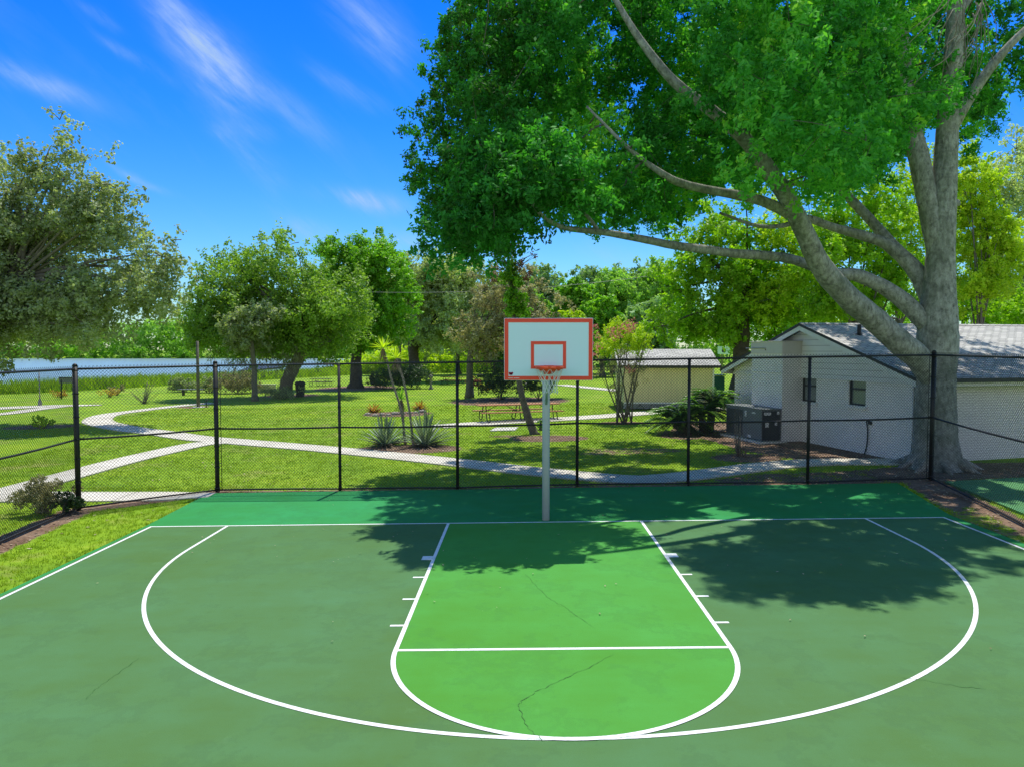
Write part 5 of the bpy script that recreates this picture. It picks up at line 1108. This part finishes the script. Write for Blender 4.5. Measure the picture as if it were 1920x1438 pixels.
# sago palm
c = G(1322, 813); t = thing('sago_palm', 'large dark green sago palm arching over the mulch left of the air conditioner', 'palm', c); mb = MB(); heads = []
for k, (dx, dy, h_) in enumerate(((-.75, .2, .45), (-.1, .1, .75), (.45, .6, 1.1), (-1.1, .4, .35))):
    hd = c+np.array([dx, dy, h_]); heads.append(hd); mb.tube([c+np.array([dx*.5, dy*.5, -.05]), hd], [.16, .13], 9, jit=.2)
mb.build('trunk', M['bark_dark'], t); V = []; Fc = []; tn = []; r = np.random.default_rng(31)
for hd in heads:
    for i in range(60):
        az = r.uniform(0, 6.283); el = r.uniform(.0, 1.4); L = r.uniform(1.05, 1.5); h = np.array([math.cos(az), math.sin(az), 0]); sd_ = np.array([-h[1], h[0], 0]); tt = r.random(); prev = None
        for k in range(20):
            s_ = (k+1)/20; p = hd+h*L*s_*math.cos(el*(1-.15*s_))+np.array([0, 0, L*s_*math.sin(el)-.55*L*s_*s_])
            wl = .17*math.sin(math.pi*min(1, s_*.92+.06))**.7
            for g_s in (-1, 1):
                o = len(V); V += [p, p+h*.06, p+sd_*g_s*wl+h*.10+np.array([0, 0, .05]), p+sd_*g_s*wl+h*.06+np.array([0, 0, .045])]; Fc.append((o, o+1, o+2, o+3)); tn.append(tt)
np_mesh('frond', np.array(V), np.array(Fc), M['sago'] if 'sago' in M else leaf_mat('sago_leaves', (.03, .09, .012), (.16, .36, .03), .25, .4, .5), t, tone=np.array(tn))
# crape myrtle
c = G(1165, 792); D_ = float(proj(c)[1]); t = thing('flowering_shrub', 'multi-stemmed shrub with pink blossom, right of the backboard', 'shrub', c)
bl_ = [(W(x, y, D_+rnd.uniform(-.5, .5)), rr2*D_/FPX) for x, y, rr2 in ((1165, 640, 40), (1135, 650, 30), (1198, 650, 28), (1150, 620, 24), (1180, 625, 26), (1210, 635, 16), (1128, 690, 24), (1190, 690, 26), (1160, 680, 30), (1150, 730, 18), (1196, 715, 18))]
C, R = blob_clumps([(p, r_) for p, r_ in bl_[:6]], 16, (.28, .45), seed=3); leaf_cloud('crown', C, R, 90, .085, M['lf_lime'], t, np.random.default_rng(1).random(len(C))*.6)
C2, R2 = blob_clumps([(p, r_) for p, r_ in bl_[6:]], 10, (.28, .45), seed=4); leaf_cloud('lower_foliage', C2, R2, 42, .075, M['lf_brown'], t)
C3 = [W(x+rnd.uniform(-6, 6), y+rnd.uniform(-4, 4), D_-1.1+rnd.uniform(-.3, .3)) for x, y in ((1117, 618), (1121, 632), (1125, 645), (1150, 622), (1160, 612), (1152, 627), (1163, 624), (1178, 612), (1186, 608), (1182, 616), (1181, 693), (1118, 660), (1190, 618))]
leaf_cloud('blossom', C3, np.full(len(C3), .26), 80, .07, M['pink'], t)
mb = MB()
for k in range(11):
    p, r_ = bl_[k]; b0 = c+np.array([(k % 4-1.5)*.13+.25*(k % 2), (k//4-1)*.1, -.05]); m1 = b0+(p-b0)*.5+np.array([0, 0, -.1])
    mb.tube(spline([b0, m1, p], 4), [.045-.0035*i for i in range(9)], 6)
    for j in range(4): limb(mb, m1+(p-m1)*rnd.random(), p+np.array([rnd.uniform(-.5, .5), rnd.uniform(-.3, .3), rnd.uniform(-.2, .6)]), .016, .005, .05, 3, 4)
mb.build('stem', M['bark_mid'], t)
# slim slanted young tree behind the hoop pole
c = G(1002, 814); D_ = float(proj(c)[1]); t = thing('young_tree', 'slim slanted tree with sparse red-brown top leaves, rising behind the backboard', 'tree', c); mb = MB()
P = [W(x, y, D_) for x, y in ((1002, 816), (995, 795), (985, 765), (977, 735), (972, 700), (968, 650), (963, 590), (958, 530), (952, 470), (948, 430), (946, 405))]; P[0] = c-np.array([0, 0, .05])
sp_ = spline(P, 4); mb.tube(sp_, [.17*(1 if i else 1.5)*(1-.9*i/len(sp_)) for i in range(len(sp_))], 9, jit=.15); mb.build('trunk', M['bark_mid'], t); mb = MB()
bl_ = [(958, 515, 22), (966, 545, 26), (955, 575, 20), (975, 585, 20), (960, 500, 14), (985, 575, 12)]; b2 = [(950, 455, 18), (968, 470, 14), (935, 480, 12), (955, 430, 12), (975, 500, 16), (940, 500, 14), (1000, 480, 8), (990, 520, 14), (925, 520, 14)]
C, R = blob_clumps([(W(x, y, D_), r_*D_/FPX) for x, y, r_ in bl_], 12, (.35, .55), seed=5); leaf_cloud('crown', C, R, 110, .10, M['lf_bright'], t, aspect=.5, upb=.3, droop=.4)
C2, R2 = blob_clumps([(W(x, y, D_), r_*D_/FPX) for x, y, r_ in b2], 8, (.35, .6), seed=6); leaf_cloud('withered_leaves', C2, R2, 22, .085, M['lf_rust'] if 'lf_rust' in M else leaf_mat('leaf_rust', (.07, .035, .025), (.26, .12, .075), .2, .6, .2, (1.1, .9, .7)), t)
for q in list(C[::3])+list(C2[::2]):
    k = np.argmin([np.linalg.norm(q-s_-np.array([0, 0, .5])) for s_ in sp_]); limb(mb, sp_[k], q, .022, .005, .03, 3, 4)
mb.build('limb', M['bark_mid'], t)

# ------------------------------------------------------------------ small things on the lawn
c = G(372, 764); D_ = float(proj(c)[1]); t = thing('light_pole', 'plain weathered grey pole standing alone on the left lawn', 'pole', c); mb = MB(); tp_ = W(370, 640, D_)
mb.tube([c-np.array([0, 0, .1]), (c+tp_)/2, tp_], [.105, .095, .08], 12); mb.build('shaft', M['bark_mid'], t); mb = MB(); mb.tube([c-np.array([0, 0, .02]), c+np.array([0, 0, .05])], .35, 14); mb.build('footing', M['concrete'], t)
c = G(387, 764); t = thing('garden_spigot', 'short black garden stake with small head beside the grey pole', 'garden stake', c); mb = MB(); mb.tube([c, c+np.array([0, 0, .45])], .03, 6); mb.tube([c+np.array([-.12, 0, .42]), c+np.array([.12, 0, .48])], .035, 6); mb.build('stake', M['black_metal'], t)
c = G(563, 744); t = thing('trash_bin', 'black round trash bin next to the moss oak trunk', 'bin', c); mb = MB(); mb.lathe(c, [(.30, -.02), (.36, .9), (.39, .92), (.39, .98)], 20); mb.build('body', M['plastic_dark'], t); mb = MB(); mb.lathe(c, [(.40, .97), (.40, 1.03), (.25, 1.16), (.0, 1.20)], 20); mb.build('lid', M['plastic_dark'], t)
c = G(75, 761); D_ = float(proj(c)[1]); t = thing('rope_post', 'thin grey post on the far left path by the lake', 'post', c); mb = MB(); tp_ = W(73, 694, D_); mb.tube([c, tp_], .035, 8); mb.lathe(c, [(.12, 0), (.12, .2), (.05, .5)], 10); mb.build('shaft', M['galv'], t)
c = G(115, 748); D_ = float(proj(c)[1]); t = thing('sign_board', 'dark sign board on one post, left of the fence corner post', 'sign', c); mb = MB(); mb.tube([c, W(115, 712, D_)], .05, 8); mb.build('post', M['black_metal'], t); mb = MB(); mb.box(W(124, 713, D_), (1.05, .06, .42)); mb.build('panel', M['ac_metal'], t); mb = MB(); mb.box(W(124, 708.5, D_-.05), (1.1, .05, .07)); mb.build('panel_edge', M['black_metal'], t)
c = G(1, 735); D_ = float(proj(c)[1]); t = thing('lamp_post', 'thin pole with a small box head at the very left edge of the lake shore', 'post', c); mb = MB(); mb.tube([c, W(1, 718, D_)], .05, 8); mb.box(W(1, 717, D_), (.4, .3, .5)); mb.build('shaft', M['galv'], t)
c = G(358, 741); t = thing('bench', 'low grey backless bench in front of the shrubs by the grey pole', 'bench', c); mb = MB(); mb.box(c+np.array([0, 0, .47]), (2.0, .4, .07)); mb.build('seat', M['galv'], t)
for s_ in (-1, 1): mb = MB(); mb.box(c+np.array([s_*.6, 0, .2]), (.1, .3, .46)); mb.build('leg', M['black_metal'], t)
c = G(897, 741); t = thing('mailbox_post', 'thin black post with a small dark box head beside the red-leaved plant', 'post', c); D_ = float(proj(c)[1]); mb = MB(); mb.tube([c, W(896, 707, D_)], .03, 8); mb.build('post', M['black_metal'], t); mb = MB(); mb.box(W(900, 705, D_), (.45, .3, .22)); mb.build('box', M['ac_dark'], t, bevel=.03)
c = G(808, 730); t = thing('garden_statue', 'slender pale grey pedestal figure at the right end of the hedge', 'garden ornament', c); mb = MB(); mb.lathe(c, [(.22, 0), (.22, .1), (.1, .18), (.09, .9), (.17, .98), (.20, 1.1), (.08, 1.25), (0., 1.3)], 14); mb.build('pedestal', M['twig'], t)
# low white wall
a = G(474, 737); b = G(516, 736); t = thing('low_wall', 'low pale grey wall between the slim trunk and the moss oak', 'wall', (a+b)/2); mb = MB(); mb.box((a+b)/2+np.array([0, .2, .32]), (np.linalg.norm(b-a), .25, .68)); mb.build('block', M['cream'], t, bevel=.02); mb = MB(); mb.box((a+b)/2+np.array([0, .2, .685]), (np.linalg.norm(b-a)+.1, .33, .06)); mb.build('coping', M['concrete'], t)
# lake pavilion and boat lift
D_ = 96; t = thing('dock_pavilion', 'open dark metal shelter with flat sloping roof at the water edge', 'pavilion', (W(488, 720, D_)[0], W(488, 720, D_)[1], -1.5)); pl = M['black_metal']
R_ = [W(447, 696, D_), W(530, 688, D_), W(527, 683, D_+6), W(470, 686, D_+6)]; mb = MB(); mb.prism(R_, (0, 0, 0), (0, 0, -.22)); mb.build('roof', M['ac_dark'], t)
for q in (W(448, 700, D_), W(500, 695, D_), W(527, 692, D_), W(492, 690, D_+5)): mb = MB(); mb.tube([(q[0], q[1], -1.9), (q[0], q[1], q[2])], .10, 6); mb.build('post', pl, t)
mb = MB(); q = W(488, 722, D_+2); mb.box((q[0], q[1], -1.15), (6.5, 5, .12)); mb.build('deck', M['grey_wood'], t)
D_ = 128; t = thing('boat_lift', 'dark timber dock frame with two white pilings out in the lake', 'dock', (W(622, 690, D_)[0], W(622, 690, D_)[1], -1.5))
for px in (613, 624): q = W(px, 668, D_); mb = MB(); mb.tube([(q[0], q[1], -2), (q[0], q[1], q[2])], .22, 8); mb.build('piling', M['white_trim'], t)
mb = MB(); q = W(628, 690, D_); mb.box((q[0], q[1], W(628, 689, D_)[2]), (3.4, 3, .25)); 
for px in (612, 622, 636): q2 = W(px, 690, D_); mb.tube([(q2[0], q2[1]-1.2, -2), (q2[0], q2[1]-1.2, q2[2])], .14, 6)
mb.build('deck', M['ac_dark'], t)
# rock edging of the far bed
rk_ = simple('edging_stone', (.42, .38, .32), (.28, .25, .21), 4, .9, .2, bmp=.4); pts = [G(x, y) for x, y in ((690, 778), (704, 780), (716, 778), (728, 779), (741, 777), (754, 776), (768, 775), (780, 774), (792, 773))]
for k, p in enumerate(pts):
    mb = MB(); n = 8; s_ = rnd.uniform(.13, .20); mb.lathe((p[0], p[1], p[2]-.03), [(s_*.9, 0), (s_*1.1, s_*.4), (s_*.8, s_*.8), (s_*.2, s_*.95), (0, s_*.95)], 9); o = mb.build('edging_rock', rk_); tag(o, 'grey-brown rock in the row edging the far side of the agave bed', 'rock', 'rocks edging the agave bed')
# overhead wire
t = MB(); a = W(540, 541, 60); b = W(1260, 512, 60); pts = []
for k in range(25): f = k/24; p = a*(1-f)+b*f; p[2] -= 1.6*4*f*(1-f)*.55; pts.append(p)
t.tube(pts, .018, 5); tag(t.build('overhead_wire', M['galv']), 'thin grey utility wire strung across in front of the distant trees', 'wire')
# litter of leaves on court and dirt
M['litter'] = leaf_mat('leaf_litter', (.16, .10, .06), (.55, .46, .32), .1, .8, .1, (1, 1, 1))
def litter(name, xy, zoff, ls, kind='stuff'):
    n = len(xy); z = T(xy[:, 0], xy[:, 1])+zoff; P = np.stack([xy[:, 0], xy[:, 1], z], -1); a = RNG.uniform(0, 6.283, n); L = ls*RNG.uniform(.5, 1.4, n)
    d = np.stack([np.cos(a), np.sin(a), RNG.uniform(-.25, .25, n)], -1)*L[:, None]/2; e2 = np.stack([-np.sin(a), np.cos(a), RNG.uniform(-.3, .3, n)], -1)*L[:, None]*.25; up_ = np.array([0, 0, .008])
    V = np.stack([P-d+up_, P+e2+up_, P+d+up_, P-e2+up_], 1).reshape(-1, 3); return tag(np_mesh(name, V, np.arange(4*n).reshape(-1, 4), M['litter'], tone=RNG.random(n)), kind=kind)
q = scatter(-13, 14, -7, 17, 46); k = dirt_mask(q[:, 0], q[:, 1])+.5*(RNG.random(len(q)) < .06) > .42; k &= ~pip(slab, q[:, 0], q[:, 1]); litter('leaf_litter', q[k], .012, .07)
q = scatter(-7.5, 9, -6, 4.0, 1.6); k = pip(slab, q[:, 0], q[:, 1]) & (vnoise(q[:, 0], q[:, 1], 2, 4) > .45); litter('fallen_leaves', q[k], .036, .035)
q = np.concatenate([np.stack([np.linspace(FB[i][0], FB[i+1][0], 130)+RNG.normal(0, .02, 130), np.linspace(FB[i][1], FB[i+1][1], 130)-.08+RNG.normal(0, .06, 130)], -1) for i in range(6)]); litter('fence_line_debris', q, .03, .045)
print('objects', len(bpy.data.objects))
